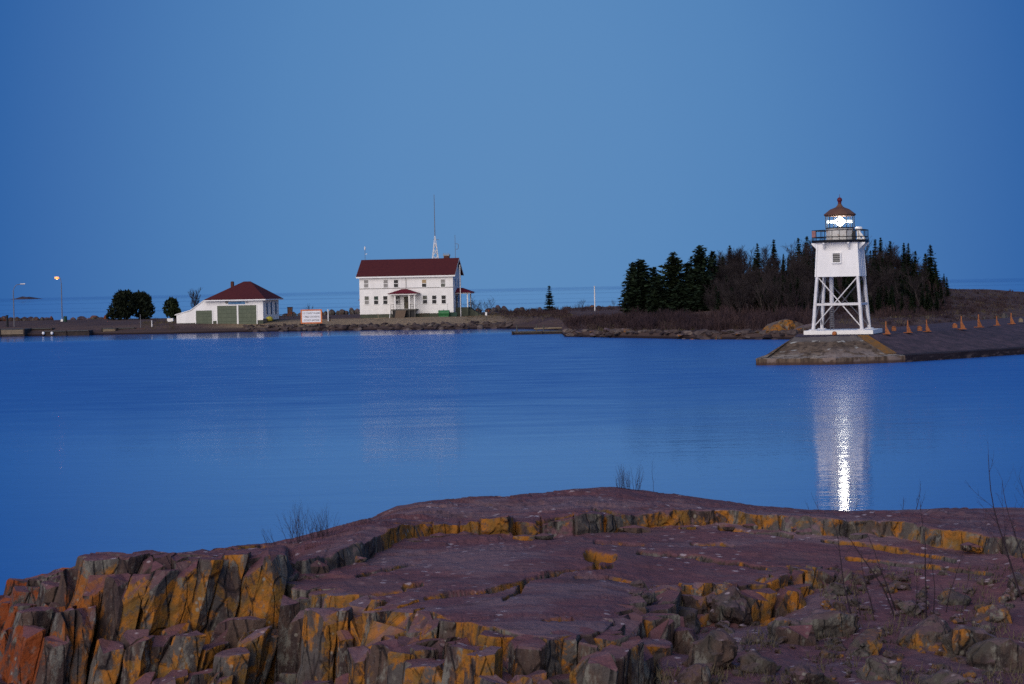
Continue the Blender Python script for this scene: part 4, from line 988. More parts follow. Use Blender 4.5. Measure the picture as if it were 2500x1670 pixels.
for k in range(210):
    px = 600+650*((k+rr.random())/210); off = rr.uniform(-.3, 4.2); p = land_at(px, off)
    s = rr.uniform(.28, .66)*(1.15 if off < 1.5 else .85)
    o = obj('bank_stone', RIP[k % 7]); o.location = (p.x, p.y, p.z+.1*s); o.scale = (s*rr.uniform(.9, 1.6), s, s*rr.uniform(.7, 1.05)); o.rotation_euler = (rr.uniform(-.3, .3), rr.uniform(-.3, .3), rr.uniform(0, 6.28))
    tag(o, '%s %s stone %s, %s' % ('big' if s > .56 else 'mid-sized' if s > .42 else 'small', ('angular', 'flat', 'blocky', 'wedge-shaped', 'rounded', 'long', 'dark')[k % 7], zone(px, BANKZ), 'at the waterline' if off < .9 else "mid bank" if off < 2.6 else "atop the bank"), 'stone', G1)
FARR = [boulder_mesh('breakwater_boulder', M['rockfar'], 20+k, 2, .2, .85) for k in range(6)]
FARZ = [(20, 'left of the unlit street lamp'), (60, 'right of the unlit street lamp'), (110, 'midway between the two street lamps'), (150, 'just left of the lit street lamp'), (215, 'right of the green barrel'), (270, 'just left of the big round evergreens'), (740, 'right of the boathouse'), (870, 'between the sign board and the house'),
        (1130, 'behind the house'), (1200, 'behind the white sign'), (1300, 'left of the lone small spruce'), (1345, 'at the foot of the lone small spruce'), (1400, 'right of the lone small spruce'), (1455, 'left of the tall white pole'), (1600, 'between the white pole and the big spruces')]
def far_boulder(px, ytop, wpx, Y, k, lab=None, grp='boulders of the far breakwater'):
    lab = lab or '%s dark breakwater boulder %s%s' % ('wide' if wpx > 21 else 'narrow' if wpx < 16 else 'middling', zone(px, FARZ), ', standing higher' if ytop < np.interp(px, [0, 300, 690, 860, 1130, 1200, 1330, 1550], [771.5, 771.5, 762, 756, 754, 748, 748, 746]) else '')
    p = at(px, ytop, Y); s = wpx/2*Y/FPX; g = 1.6
    zb_ = min(p.z-s*.8, 2.3)
    o = obj('breakwater_boulder', FARR[k % 6]); h = (p.z-1.2)/2
    o.location = (p.x, Y, 1.2+h); o.scale = (s, s, h/.8); o.rotation_euler = (0, 0, rr.uniform(0, 6.28)); tag(o, lab, 'boulder', grp)
for k, (px, y, w) in enumerate([(-8, 770, 22), (8, 771, 24), (26, 771, 20), (41, 774, 22), (60, 774, 26), (74, 772, 22), (88, 773.5, 24), (104, 774, 16), (114, 772, 24), (126, 772.5, 14), (178, 775, 18), (202, 771, 30), (217, 776, 18), (232, 769.5, 26), (247, 771.5, 22), (258, 770, 16)]):
    far_boulder(px, y, w, 442+rr.uniform(-3, 3), k)
for k in range(46):
    px = 690+860*((k+rr.random())/46)
    if 868 < px < 1130: px = px-0  # hidden by the house in part
    y = np.interp(px, [690, 860, 1130, 1200, 1330, 1550], [763, 757, 755, 749, 749, 747])+rr.uniform(-3.5, 3)
    far_boulder(px, y, rr.uniform(12, 24), 446+rr.uniform(-4, 4), k)
far_boulder(834, 751, 16, 443, 2); far_boulder(859, 752, 18, 443, 4)
# orange lichened rocks on the hill shore
SHR = [boulder_mesh('shore_rock', M['rocktan'], 40+k, 3, .3, .7) for k in range(5)]
def shore_rock(px0, px1, ytop, ybot, Y, k, lab, grp='orange rocks along the wooded shore'):
    a, b = at(px0, ybot, Y), at(px1, ybot, Y); t_ = at((px0+px1)/2, ytop, Y); c = (a+b)/2; hx = (b.x-a.x)/2; hz = (t_.z-c.z)
    o = obj('shore_rock', SHR[k % 5]); o.location = (c.x, Y, c.z-.1*hz); o.scale = (hx*1.08, max(1, hx*.6), hz*1.5); o.rotation_euler = (0, 0, [0, .2, -.2, .1, 0][k % 5])
    tag(o, lab, 'rock', grp)
shore_rock(1516, 1572, 799, 818, 268, 0, 'rounded bright orange rock alone at the waterline under the big spruces')
shore_rock(1685, 1732, 810, 822, 258, 1, 'low orange-brown rock in the middle of the wooded shore')
shore_rock(1756, 1784, 812, 822, 255, 2, 'small orange rock between the middle rock and the big outcrop')
shore_rock(1826, 1856, 808, 819, 252, 3, 'small orange ledge at the left foot of the big outcrop')
shore_rock(1850, 1990, 780, 816, 249, 4, 'largest grey and orange lichened outcrop left of the lighthouse legs')
shore_rock(1920, 2010, 788, 814, 246, 2, 'orange lower shelf of the outcrop behind the left lighthouse leg')
M['rockgrey'] = rock_mat('grey_rock', 4.0, .1, .5, (0.060, 0.050, 0.056))
for k in range(80):
    px = 1376+570*((k+rr.random())/80); off = rr.uniform(-.25, 1.6); p = land_at(px, off); s = rr.uniform(.25, .7)
    o = obj('shore_stone', (RIP if rr.random() < .7 else SHR)[k % 5]); o.location = (p.x, p.y, p.z+.05); o.scale = (s*rr.uniform(1, 2.0), s, s*rr.uniform(.5, .9)); o.rotation_euler = (rr.uniform(-.2, .2), rr.uniform(-.2, .2), rr.uniform(-.6, .6))
    tag(o, '%s %s shore stone %s' % ('big' if s > .55 else 'mid-sized' if s > .4 else 'small', ('angular', 'flat', 'blocky', 'wedge-shaped', 'rounded')[k % 5], zone(px, [(1440, 'at the left tip of the wooded shore'), (1510, 'left of the bright orange rock'), (1580, 'by the bright orange rock'), (1650, 'right of the bright orange rock'), (1740, 'by the low orange-brown rock'), (1800, 'in front of the small orange rock'), (1860, 'left of the big outcrop'), (2000, 'below the big outcrop')])), 'stone', 'stones of the wooded shore')
WAL = [boulder_mesh('rubble_block', M['rockgrey'], 60+k, 2, .15, 1.0) for k in range(4)]
for k in range(34):
    px = 2150+370*(k+rr.random())/34; base = at(px, np.interp(px, [2150, 2330, 2520], [795, 790, 782])+rr.uniform(-4, 3), 268+.09*(px-2150)); s = rr.uniform(.5, .85)
    o = obj('rubble_block', WAL[k % 4]); o.location = base; o.scale = (s, s*.8, s*rr.uniform(.9, 1.6)); o.rotation_euler = (0, 0, rr.uniform(0, 6)); tag(o, '%s grey block %s' % (('upright', 'squat', 'tilted', 'broad')[k % 4], zone(px, [(2190, 'behind the first orange stanchion'), (2240, 'behind the second orange stanchion'), (2290, 'behind the third orange stanchion'), (2340, 'left of the wide-footed stanchion'), (2380, 'behind the wide-footed stanchion'), (2425, 'behind the tallest stanchion'), (2460, 'behind the squat stanchion'), (2600, 'at the right picture edge behind the pier')])), 'rock', 'rubble row behind the pier')

# ================================================================== TREES
def quads_mesh(name, quads, m):
    """quads: array (n,4,3)"""
    q = np.asarray(quads, dtype=np.float32); n = len(q)
    me = bpy.data.meshes.new(name); me.vertices.add(n*4); me.loops.add(n*4); me.polygons.add(n)
    me.vertices.foreach_set('co', q.reshape(-1)); me.loops.foreach_set('vertex_index', np.arange(n*4, dtype=np.int32))
    me.polygons.foreach_set('loop_start', np.arange(0, n*4, 4, dtype=np.int32)); me.polygons.foreach_set('loop_total', np.full(n, 4, dtype=np.int32))
    me.materials.append(m); me.update(); me.validate(); return me
def conifer(seed, h, r, whorls, m, bare=.06, clump=.30, power=.8, ragged=.25, lift=.0):
    g = np.random.default_rng(seed); Q = []
    for w in range(whorls):
        t = bare+(1-bare)*(w+g.random()*.6)/whorls
        L0 = r*((1-t)**power)*(1 if t > bare+.1 else .85)+.12*h*.05
        nb = int(6+5*(1-t))
        a0 = g.random()*6.28
        for b in range(nb):
            a = a0+b*6.283/nb+g.normal()*.25; L = L0*(1-ragged+ragged*2*g.random()*.75)
            d = np.array([math.cos(a), math.sin(a), 0.0]); z = t*h+g.normal()*.02*h/3
            ns = max(2, int(L/(clump*.75))+1)
            for s in range(ns):
                f = (s+.55)/ns; droop = -(.28-lift)*L*f+.22*L*f*f
                c = d*L*f+np.array([0, 0, z+droop])
                for q in range(2):
                    u = d*np.cos(g.normal()*.6)+np.array([-d[1], d[0], 0])*g.normal()*.7+np.array([0, 0, g.normal()*.25]); u /= np.linalg.norm(u)
                    v = np.cross(u, np.array([g.normal()*.5, g.normal()*.5, 1.0])); v /= np.linalg.norm(v)
                    sz = clump*(1.15-.5*f)*(.75+.5*g.random())*(0.6+.4*min(1, L/r*2))
                    cc = c+g.normal(size=3)*clump*.16
                    Q.append([cc-u*sz*.8-v*sz*.28, cc-u*sz*.2+v*sz*.42, cc+u*sz, cc+u*sz*.1-v*sz*.42])
    # leader
    for k in range(4):
        a = k*1.57; d = np.array([math.cos(a), math.sin(a), 0])*.03*h/4
        Q.append([d+[0, 0, h*.93], -d+[0, 0, h*.93], -d*.2+[0, 0, h*1.01], d*.2+[0, 0, h*1.01]])
    tm = MB(); tm.tube((0, 0, -.4), (0, 0, h*.96), .016*h+.03, .01, 7)
    return tm.mesh('trunk', M['bark']), quads_mesh('crown', Q, m)
def bare_tree(seed, h, spread, m_tr, m_tw, trunks=1, dens=1.0, rmin=.017):
    rr = random.Random(seed); T = MB(); Q = []
    def seg(p, q, r0, r1):
        if r0 > .03: T.tube(p, q, r0, r1, 5, False)
        else:
            d = (q-p); a = d.cross(Vector((rr.gauss(0, 1), rr.gauss(0, 1), rr.gauss(0, .3)))).normalized()
            Q.append([p-a*r0, p+a*r0, q+a*r1, q-a*r1])
            b = d.cross(a).normalized(); Q.append([p-b*r0, p+b*r0, q+b*r1, q-b*r1])
    def grow(p, d, L, r, lev):
        n = 3 if lev < 2 else 2
        for k in range(n):
            d = (d+Vector((rr.gauss(0, .12), rr.gauss(0, .12), .06))).normalized(); q = p+d*(L/n)
            r2 = r*.82; seg(p, q, r, r2)
            if lev < 4 and (lev > 0 or k > 0):
                for c in range(int((2 if lev else 3)*dens+rr.random()*.6)):
                    a = Vector((rr.gauss(0, 1), rr.gauss(0, 1), rr.uniform(-.05, .9))).normalized()
                    nd = (d*.75+a*spread).normalized(); grow(p.lerp(q, rr.random()), nd, L*rr.uniform(.42, .62), max(r2*.5, rmin), lev+1)
            p, r = q, r2
    for k in range(trunks):
        d = Vector((rr.gauss(0, .12), rr.gauss(0, .12), 1)) if trunks > 1 else Vector((rr.gauss(0, .04), rr.gauss(0, .04), 1))
        grow(Vector((rr.gauss(0, .1), rr.gauss(0, .1), -.3)), d.normalized(), h*.8, .02*h/math.sqrt(trunks), 0)
    return T.mesh('trunk', m_tr), quads_mesh('branches', [[tuple(v) for v in q] for q in Q], m_tw)
def place_tree(name, meshes, loc, label, cat, group=None, scale=1.0, rz=0.0, crown='crown'):
    r_ = thing(name, label, cat, loc, rz, group); r_.scale = scale if hasattr(scale, '__len__') else (scale,)*3
    obj('trunk', meshes[0], r_); obj(crown, meshes[1], r_); return r_

# three big spruces at the left end of the wood
def base_h(px, ytop, Y):
    g = land_Y(px, Y); return g, at(px, ytop, Y).z-g.z
BIG = [(1567, 633, 312, 3.4, 31, 'needle', 'leftmost big spruce of the wood with separate drooping left branches', .50),
       (1646, 617, 310, 3.2, 32, 'needle2', 'middle big spruce of the three with a narrow leaning top'),
       (1712, 600, 308, 3.1, 33, 'needle', 'tallest big spruce, right of the three, with a rounded tuft on top'),]
for e in BIG:
    px, yt, Y, r_, seed, mm, lab = e[:7]; g_, h = base_h(px, yt, Y)
    place_tree('spruce_tree', conifer(seed, h, r_*1.12, 32, M[mm], .05, .66, .50, .34, .14), g_, lab, 'tree', 'big spruces at the left end of the wood')
for px, yt, Y, r_, seed, mm, lab in [(1600, 652, 316, 2.4, 34, 'needle2', 'shorter spruce filling the gap between the left and middle big spruces'), (1612, 672, 306, 2.0, 35, 'needle', 'small spruce crown low in front between the left and middle big spruces'),
                  (1683, 640, 314, 2.2, 36, 'needle2', 'shorter spruce between the middle and tallest big spruces'), (1742, 612, 316, 1.7, 37, 'needle', 'slim spruce just right of the tallest one'), (1548, 640, 316, 2.2, 38, 'needle', 'second leader close behind the leftmost big spruce'),
                  (1665, 690, 304, 2.4, 39, 'needle', 'low dark spruce in front of the middle and tallest big spruces'), (1725, 668, 303, 2.3, 40, 'needle', 'low dark spruce at the right foot of the tallest one')]:
    g_, h = base_h(px, yt, Y)
    place_tree('spruce_tree', conifer(seed, h, r_*1.15, 26, M[mm], .04, .60, .55, .32, .12), g_, lab, 'tree', 'big spruces at the left end of the wood')
# lone spruce by the brush
g_ = at(1342, 760, 423); h = at(1339.5, 696, 423).z-g_.z
place_tree('spruce_tree', conifer(50, h, 1.45, 15, M['needle'], .05, .36, .75, .12, .02), g_, 'small lone spruce with tiered branches standing in the brush', 'tree')

# the wood on the hill
CREST = ([1740, 1790, 1840, 1890, 1930, 1970, 2020, 2080, 2130, 2180, 2240, 2290, 2330, 2400], [622, 606, 606, 594, 582, 578, 576, 578, 583, 590, 600, 622, 660, 690])
CON = [conifer(70+k, 8.0, [1.6, 1.35, 1.9, 1.3][k], 26, M['needle' if k % 2 else 'needle2'], .12, .36, .8, .32, 0) for k in range(4)]
BAR = [bare_tree(80+k, 7.0, .62, M['birch' if k % 2 else 'bark'], M['twig'], 1+(k % 3), 1.2) for k in range(5)]
GC = 'spruces in the wood on the hill'; GB = 'bare trees in the wood on the hill'
cons = [None]*4; bars = [None]*5
def hill_label(kind, px, f, k):
    where = zone(px, [(1800, 'behind the three big spruces'), (1860, 'on the left hillside'), (1915, 'between big spruces and lighthouse'), (1985, 'just left of the lighthouse'), (2050, 'behind the left lighthouse legs'), (2110, 'behind the right lighthouse legs'), (2160, 'just right of the lighthouse'), (2210, 'mid right wing'), (2260, 'in the right wing'), (2400, 'near the right end of the wood')])
    row = 'at the foot of the slope' if f < .3 else 'halfway up the slope' if f < .65 else 'on the crest'
    what = (('blackish', 'olive'), ('brown-trunked', 'pale-trunked'))[kind == 'b'][k % 2]
    return '%s %s %s, %s' % (what, 'bare tree' if kind == 'b' else 'spruce', where, row)
def hill_tree(kind, px, Y, ytop, label, group, f=0):
    off = Y-shoreY(px); g_ = land_at(px, off); h = at(px, ytop, Y).z-g_.z
    if h < 1.6: return
    arr = cons if kind == 'c' else bars; k = rr.randrange(len(arr)); label = label or ('tall ' if h > 6.3 else 'short ' if h < 4.2 else '')+hill_label(kind, px, f, k if kind == 'b' else k+1); hh = 8.0 if kind == 'c' else 7.0
    w = h/hh; sx = w*rr.uniform(.85, 1.2) if h < 9 else w*.85
    sc_ = (sx, sx, w); rz = rr.uniform(0, 6.28)
    if arr[k] is None: arr[k] = place_tree('spruce_tree' if kind == 'c' else 'bare_tree', (CON if kind == 'c' else BAR)[k], g_, label, 'tree', group, sc_, rz, 'crown' if kind == 'c' else 'branches')
    else: dup(arr[k], g_, rz, sc_, label, group)
for k, (px, yt, Y, lab) in enumerate([(1786, 598, 352, 'tufted spruce tip above the bare trees right of the three big spruces'), (1853, 594, 350, 'spruce spire above the bare trees left of the lighthouse, left of the round-topped one'),
        (1893, 584, 350, 'round-topped spruce tip above the bare trees left of the lighthouse'), (1953, 580, 348, 'spruce with a blunt top just left of the lighthouse gallery'), (1974, 576, 350, 'slim spire nearest the lighthouse gallery rail on its left'),
        (2140, 583, 350, 'first spruce spire right of the lighthouse gallery'), (2154, 579, 346, 'tallest dense spruce right of the lighthouse'), (2177, 588, 348, 'third spruce spire right of the lighthouse'), (2210, 592, 344, 'broad spruce in the middle of the wood right of the lighthouse'),
        (2221, 594, 350, 'leaning spruce tip beside the broad spruce'), (2238, 612, 346, 'spruce spire left of the last tall spruces'), (2262, 618, 342, 'dark spruce left of the end tree of the wood'), (2275, 598, 340, 'last tall ragged spruce at the right end of the wood'),
        (2288, 655, 338, 'lower spruce under the right end of the wood'), (2314, 676, 336, 'tiny spruce standing on the bare hill right of the wood'), (1768, 625, 330, 'dark narrow spruce right behind the three big spruces'), (1846, 628, 325, 'dark upright spruce among the bare trees mid hillside')]):
    hill_tree('c', px, Y, yt, lab, GC)
for k in range(275):      # green trees, thicker to the right
    t_ = rr.random(); px = rr.choice([rr.uniform(1745, 2080), rr.uniform(1750, 2000), rr.uniform(1750, 2000), rr.uniform(2060, 2300), rr.uniform(2070, 2290), rr.uniform(2060, 2310)]); f = rr.random()
    Y = shoreY(px)+lerp(30, 105, f); yc = np.interp(px, *CREST); yt = lerp(705, yc+(14 if px > 2040 else 24), f**.8)+rr.uniform(0, 30)
    hill_tree('c', px, Y, yt, None, GC, f)
for k in range(135):     # bare birches and aspens
    px = rr.choice([rr.uniform(1740, 2010), rr.uniform(1740, 2060), rr.uniform(1740, 2010), rr.uniform(2080, 2250)]); f = rr.random()
    Y = shoreY(px)+lerp(28, 112, f); yc = np.interp(px, *CREST); yt = lerp(716, yc+16, f**.75)+rr.uniform(-5, 20)
    hill_tree('b', px, Y, yt, None, GB, f)

# dark round evergreens and bare tree at the left of the boathouse
def round_tree(seed, lobes, m):
    g = np.random.default_rng(seed); Q = []
    for (cx, cy, cz, rx, rz_) in lobes:
        n_ = int(900*rx*rz_/6)
        for k in range(n_):
            v = g.normal(size=3); v /= np.linalg.norm(v); rad = (.55+.45*g.random()**.5)*(1+.30*mnoise.noise(Vector(v*2.8+seed)))
            c = np.array([cx, cy, cz])+v*rad*np.array([rx, rx*.8, rz_])
            u = v*.5+g.normal(size=3)*.6+np.array([0, 0, .5]); u /= np.linalg.norm(u); w = np.cross(u, g.normal(size=3)); w /= np.linalg.norm(w); s = .22+.34*g.random()**2
            Q.append([c-u*s-w*s*.3, c+w*s*.55, c+u*s*1.2, c-w*s*.55])
    tm = MB(); tm.tube((0, 0, -.6), (0, 0, lobes[0][2]), .25, .1, 7)
    for (cx, cy, cz, rx, rz_) in lobes: tm.tube((0, 0, .6), (cx, cy, cz), .14, .05, 6)
    return tm.mesh('trunk', M['bark']), quads_mesh('crown', Q, m)
place_tree('cedar_tree', round_tree(3, [(0, 0, 3.0, 2.5, 2.9), (-1.4, 0, 2.0, 1.9, 2.0), (.9, 0, 4.2, 1.6, 1.7), (-.8, 0, 4.3, 1.3, 1.7), (-3.0, 0, .8, .9, .7)], M['yew']), land_Y(306, 416), 'big dark rounded evergreen left of the boathouse, its left half', 'tree')
place_tree('cedar_tree', round_tree(4, [(0, 0, 2.9, 2.3, 2.8), (1.1, 0, 1.9, 1.7, 2.0), (-.4, 0, 4.2, 1.4, 1.6), (.7, 0, 3.9, 1.3, 1.7)], M['yew']), land_Y(346, 418), 'big dark rounded evergreen merging on the right with its larger neighbour', 'tree')
place_tree('cedar_tree', round_tree(5, [(0, 0, 2.1, 1.6, 2.0), (.3, 0, 3.0, 1.0, 1.3), (.9, 0, 1.2, 1.0, 1.1)], M['needle2']), land_Y(420, 414), 'smaller olive evergreen beside the lean-to', 'tree')
bt = bare_tree(91, 5.6, .62, M['bark'], M['twig'], 2, 1.3); g_ = land_Y(476, 432)
place_tree('bare_tree', bt, g_, 'lone bare tree rising behind the lean-to roof', 'tree', None, (.5, .5, .75*(at(476, 698, 432).z-g_.z)/5.6), 0.4, 'branches')
# bare shrubs with single labels
SHB = [bare_tree(95+k, 2.2, .7, M['twigdark'], M['twig'], 6, .55, .007) for k in range(3)]
def shrub(px, ytop, Y, k, lab, grp=None, base=None):
    g_ = base or land_Y(px, Y); h = max(.8, at(px, ytop, Y).z-g_.z); return place_tree('bare_shrub', SHB[k % 3], g_, lab, 'shrub', grp, h/2.2, rr.uniform(0, 6), 'branches')
shrub(754, 744, 440, 0, 'dark bare shrub showing above the lettered sign board')
for k, (px, yt, lab) in enumerate([(1154, 730, 'bare shrub behind the side porch stairs, nearest the house'), (1170, 741, 'small bare shrub behind the foot of the side porch stairs'), (1195, 733, 'thin bare shrub right of the small white sign'), (1425, 731, 'bare shrub against the lake left of the white pole'), (1415, 738, 'low bare shrub at the left foot of the taller one by the white pole'), (1500, 734, 'thin bare shrub between the white pole and the spruces')]):
    shrub(px, yt, 436, k, lab)
shrub(383, 775, 372, 1, 'grey bare shrub on the bank left of the boathouse'); shrub(372, 779, 368, 2, 'low grey bare shrub beside the white mooring post')

# brush and dry grass: nobody could count it
def brush(name, areas, m, seed):
    g = np.random.default_rng(seed); Q = []
    for (p0, p1, o0, o1, h0, h1, n_, w_) in areas:
        for k in range(n_):
            px = g.uniform(p0, p1); off = g.uniform(o0, o1); b = np.array(land_at(px, off)); h = g.uniform(h0, h1)*(.75+.5*mnoise.noise(Vector((px*.02, off*.1, seed))))
            for s in range(9):
                a = g.uniform(0, 6.28); tilt = g.uniform(.05, .75); d = np.array([math.cos(a)*tilt, math.sin(a)*tilt, 1.0]); d /= np.linalg.norm(d)
                L = h*g.uniform(.6, 1.1); p = b+np.array([g.normal()*.25, g.normal()*.25, -.1]); q = p+d*L
                w = np.array([math.cos(a+1.57+g.normal()*.5), math.sin(a+1.57), 0])*w_
                Q.append([p-w, p+w, q+w*.3, q-w*.3])
                for t_ in range(2):
                    f = g.uniform(.4, .9); m0 = p+d*L*f; e = d+g.normal(size=3)*.6; e /= np.linalg.norm(e); q2 = m0+e*L*g.uniform(.2, .4)
                    Q.append([m0-w*.6, m0+w*.6, q2+w*.2, q2-w*.2])
    return stuff(obj(name, quads_mesh(name, Q, m)))
b_ = brush('brush_thicket', [(1385, 1520, 3, 26, .8, 1.7, 420, .035), (1500, 1760, 2, 34, .9, 2.1, 1050, .035), (1740, 2020, 4, 60, 1.0, 2.6, 1150, .04), (2020, 2320, 22, 80, .6, 1.8, 500, .035), (1745, 2300, 40, 108, 1.4, 3.2, 1000, .05), (2140, 2460, 4, 70, .3, .9, 600, .035), (2300, 2520, 30, 110, .3, .8, 350, .04), (1225, 1390, 12, 110, .5, 1.2, 420, .035), (1210, 1520, 110, 150, .5, 1.3, 160, .035)], M['brush'], 1)
b_['label'] = 'red-brown bare brush along the wooded shore'; b_['category'] = 'brush'
b_ = brush('dry_grass', [(1130, 1400, 4, 70, .25, .6, 600, .03), (1440, 1700, 1, 10, .3, .8, 260, .03), (2050, 2500, 6, 90, .2, .6, 800, .03), (350, 430, 2, 20, .3, .8, 120, .03), (0, 400, 6, 60, .08, .2, 300, .03), (1600, 1800, 6, 18, .4, 1.0, 150, .03)], M['grass'], 2)
b_['label'] = 'dry tan grass on the far shore'; b_['category'] = 'grass'

# ================================================================== THE ROCK IN THE FOREGROUND
# each profile: photo column -> crest, scarp top, scarp foot, slab edge, foot of the face   (row in photo, distance)
def I(x, xs, ys): return float(np.interp(x, xs, ys))
cX = [-300, 0, 60, 110, 150, 215, 228, 400, 560, 640, 700, 740, 830, 900, 970, 1030, 1150, 1300, 1400, 1500, 1600, 1700, 1850, 2000, 2200, 2350, 2500, 2800]
cY = [1560, 1482, 1412, 1406, 1391, 1379, 1350, 1353, 1333, 1330, 1322, 1312, 1291, 1271, 1241, 1226, 1215, 1206, 1198, 1196, 1206, 1221, 1240, 1250, 1246, 1239, 1240, 1238]
dX = [-300, 0, 150, 228, 400, 480, 560, 640, 700, 830, 1000, 1200, 1400, 1850, 2500, 2800]
dY = [19.2, 18.8, 18.4, 18.0, 18.0, 18.5, 19.4, 20.0, 20.5, 21.5, 22.5, 23.5, 24, 25, 25.5, 25.5]
eX = [-300, 0, 60, 110, 150, 215, 228, 400, 560, 640, 700, 722, 735, 800, 900, 1000, 1080, 1250, 1350, 1480, 1530, 1600, 1700, 1800, 1900, 2050, 2200, 2500, 2800]
eR = [1562, 1484, 1414, 1408, 1393, 1381, 1354, 1358, 1356, 1352, 1362, 1408, 1428, 1442, 1462, 1482, 1512, 1555, 1570, 1545, 1482, 1442, 1424, 1430, 1395, 1380, 1405, 1440, 1450]
eZ = [3.7, 4.1, 4.4, 4.42, 4.5, 4.52, 4.70, 4.70, 4.69, 4.68, 4.62, 4.42, 4.39, 4.38, 4.38, 4.38, 4.38, 4.38, 4.38, 4.36, 4.34, 4.32, 4.31, 4.30, 4.30, 4.28, 4.24, 4.2, 4.2]
fR = [1374, 1374, 1405, 1388, 1372, 1345, 1326, 1313, 1313, 1316, 1311, 1292, 1290, 1310, 1322, 1346, 1372, 1390]
fX = [-300, 700, 740, 800, 880, 940, 1000, 1100, 1200, 1300, 1400, 1600, 1800, 2000, 2200, 2400, 2500, 2800]
bR = [1372, 1372, 1371, 1345, 1312, 1297, 1284, 1279, 1276, 1272, 1266, 1256, 1258, 1266, 1282, 1302, 1322, 1335]
def edge_pt(px):
    y = I(px, eX, eR); z = I(px, eX, eZ); v = ray(px, y); t = (z-EYE)/v.z; return Vector((v.x*t, v.y*t, z))
def foot_pt(px):
    y = I(px, fX, fR); v = ray(px, y); z = 4.44 if px < 1500 else 4.44-.0001*(px-1500); t = (z-EYE)/v.z; return Vector((v.x*t, v.y*t, z))
def rowpts(px):
    """profile from beyond the crest down to the near foot, as (x, y, z, photo row)"""
    A = at(px, I(px, cX, cY), I(px, dX, dY)); E = edge_pt(px)
    out = [A+Vector((0, 7.0, -5.2)), A+Vector((0, 2.6, -1.1)), A+Vector((0, .9, -.16)), A]
    if px < 705:
        f = sstep(420, 640, px)
        mid = A.lerp(E, .5)+Vector((0, 0, .03*f)); E2 = E
        out += [A.lerp(E, .33), mid, A.lerp(E, .67), E2]
    else:
        Fp = foot_pt(px)
        if Fp.y < E.y+.12: Fp = E+Vector((0, .12, .01))
        k = sstep(705, 760, px)
        B = at(px, lerp(I(px, cX, cY)+12, I(px, bR and fX, bR), 1), Fp.y+.06)
        if B.y > A.y-.2: B = A.lerp(Fp, .6)
        out += [A.lerp(B, .5)+Vector((0, 0, .02)), B, Fp, E]
    # the face (or, on the right, the rubble slope)
    if px < 1500: Gp = E+Vector((0, -.10, -.5)); Hp = E+Vector((0, -.55, -1.2)); out += [Gp, Hp, E+Vector((0, -1.6, -2.2)), E+Vector((0, -4.2, -3.2))]
    else:
        k = sstep(1500, 1620, px); q = at(px, 1730, 13.6)
        G0, H0 = E+Vector((0, -.10, -.5)), E+Vector((0, -.55, -1.2)); G1, H1 = E.lerp(q, .10)+Vector((0, 0, lerp(-.30, -.06, sstep(1850, 2050, px)))), E.lerp(q, .5)+Vector((0, 0, -.12))
        K0 = E+Vector((0, -1.6, -2.2)); L0 = E+Vector((0, -4.2, -3.2)); L1 = q+Vector((0, -2.5, -.3))
        out += [G0.lerp(G1, k), H0.lerp(H1, k), K0.lerp(q, k), L0.lerp(L1, k)]
    return out
SEGN = [5, 8, 12, 34, 34, 12, 96, 26, 14, 40, 14]
cols = np.concatenate([np.arange(-1100, -300, 14.0), np.arange(-300, 2801, 2.9), np.arange(2812, 4800, 16.0)])
key = np.array([[tuple(p) for p in rowpts(float(px))] for px in cols])      # cols x 12 x 3
# light smoothing along the columns so that the control points do not show
ker = np.array([1, 2, 3, 4, 3, 2, 1.0]); ker /= ker.sum()
pad = np.pad(key, ((3, 3), (0, 0), (0, 0)), mode='edge'); key = sum(ker[i]*pad[i:i+len(cols)] for i in range(7))
rows = []; rowseg = []
for s, n_ in enumerate(SEGN):
    for k in range(n_): rows.append(key[:, s]*(1-k/n_)+key[:, s+1]*(k/n_)); rowseg.append(s+k/n_)
rows.append(key[:, -1]); rowseg.append(11.0)
G = np.stack(rows, 1)                     # cols x rows x 3
rowseg = np.array(rowseg)
# numpy value noise
def vnoise(P, seed):
    P = np.asarray(P); i = np.floor(P).astype(np.int64); f = P-i; f = f*f*(3-2*f)
    def hsh(a, b, c):
        h = (a*374761393+b*668265263+c*2147483647+seed*974711) & 0xffffffff
        h = ((h ^ (h >> 13))*1274126177) & 0xffffffff; return ((h ^ (h >> 16)) & 0xffff)/65535.0
    r = 0
    for dx in (0, 1):
        for dy in (0, 1):
            for dz in (0, 1):
                w = (f[..., 0] if dx else 1-f[..., 0])*(f[..., 1] if dy else 1-f[..., 1])*(f[..., 2] if dz else 1-f[..., 2])
                r = r+w*hsh(i[..., 0]+dx, i[..., 1]+dy, i[..., 2]+dz)
    return r*2-1
def vfbm(P, scale, seed, o=4):
    s, a, f = 0, .5, scale
    for k in range(o): s = s+a*vnoise(P*f+k*17.3, seed+k); a *= .5; f *= 2.1
    return s
P0 = G.copy()
SS = np.broadcast_to(rowseg[None, :], G.shape[:2]); PX = np.broadcast_to(cols[:, None], G.shape[:2])
topm = np.clip((SS-2.2), 0, 1)*np.clip((7.35-SS)/.35, 0, 1)
big = vfbm(P0*np.array([.45, .9, 0]), 1.0, 3); mid = vfbm(P0*np.array([1, 2.2, 0]), 1.6, 9)
dz = topm*(.06*big+.030*mid+.010*vfbm(P0*np.array([.8, 1.2, 0]), 4.0, 15, 4))+.008*vfbm(P0, 9.0, 21, 3)
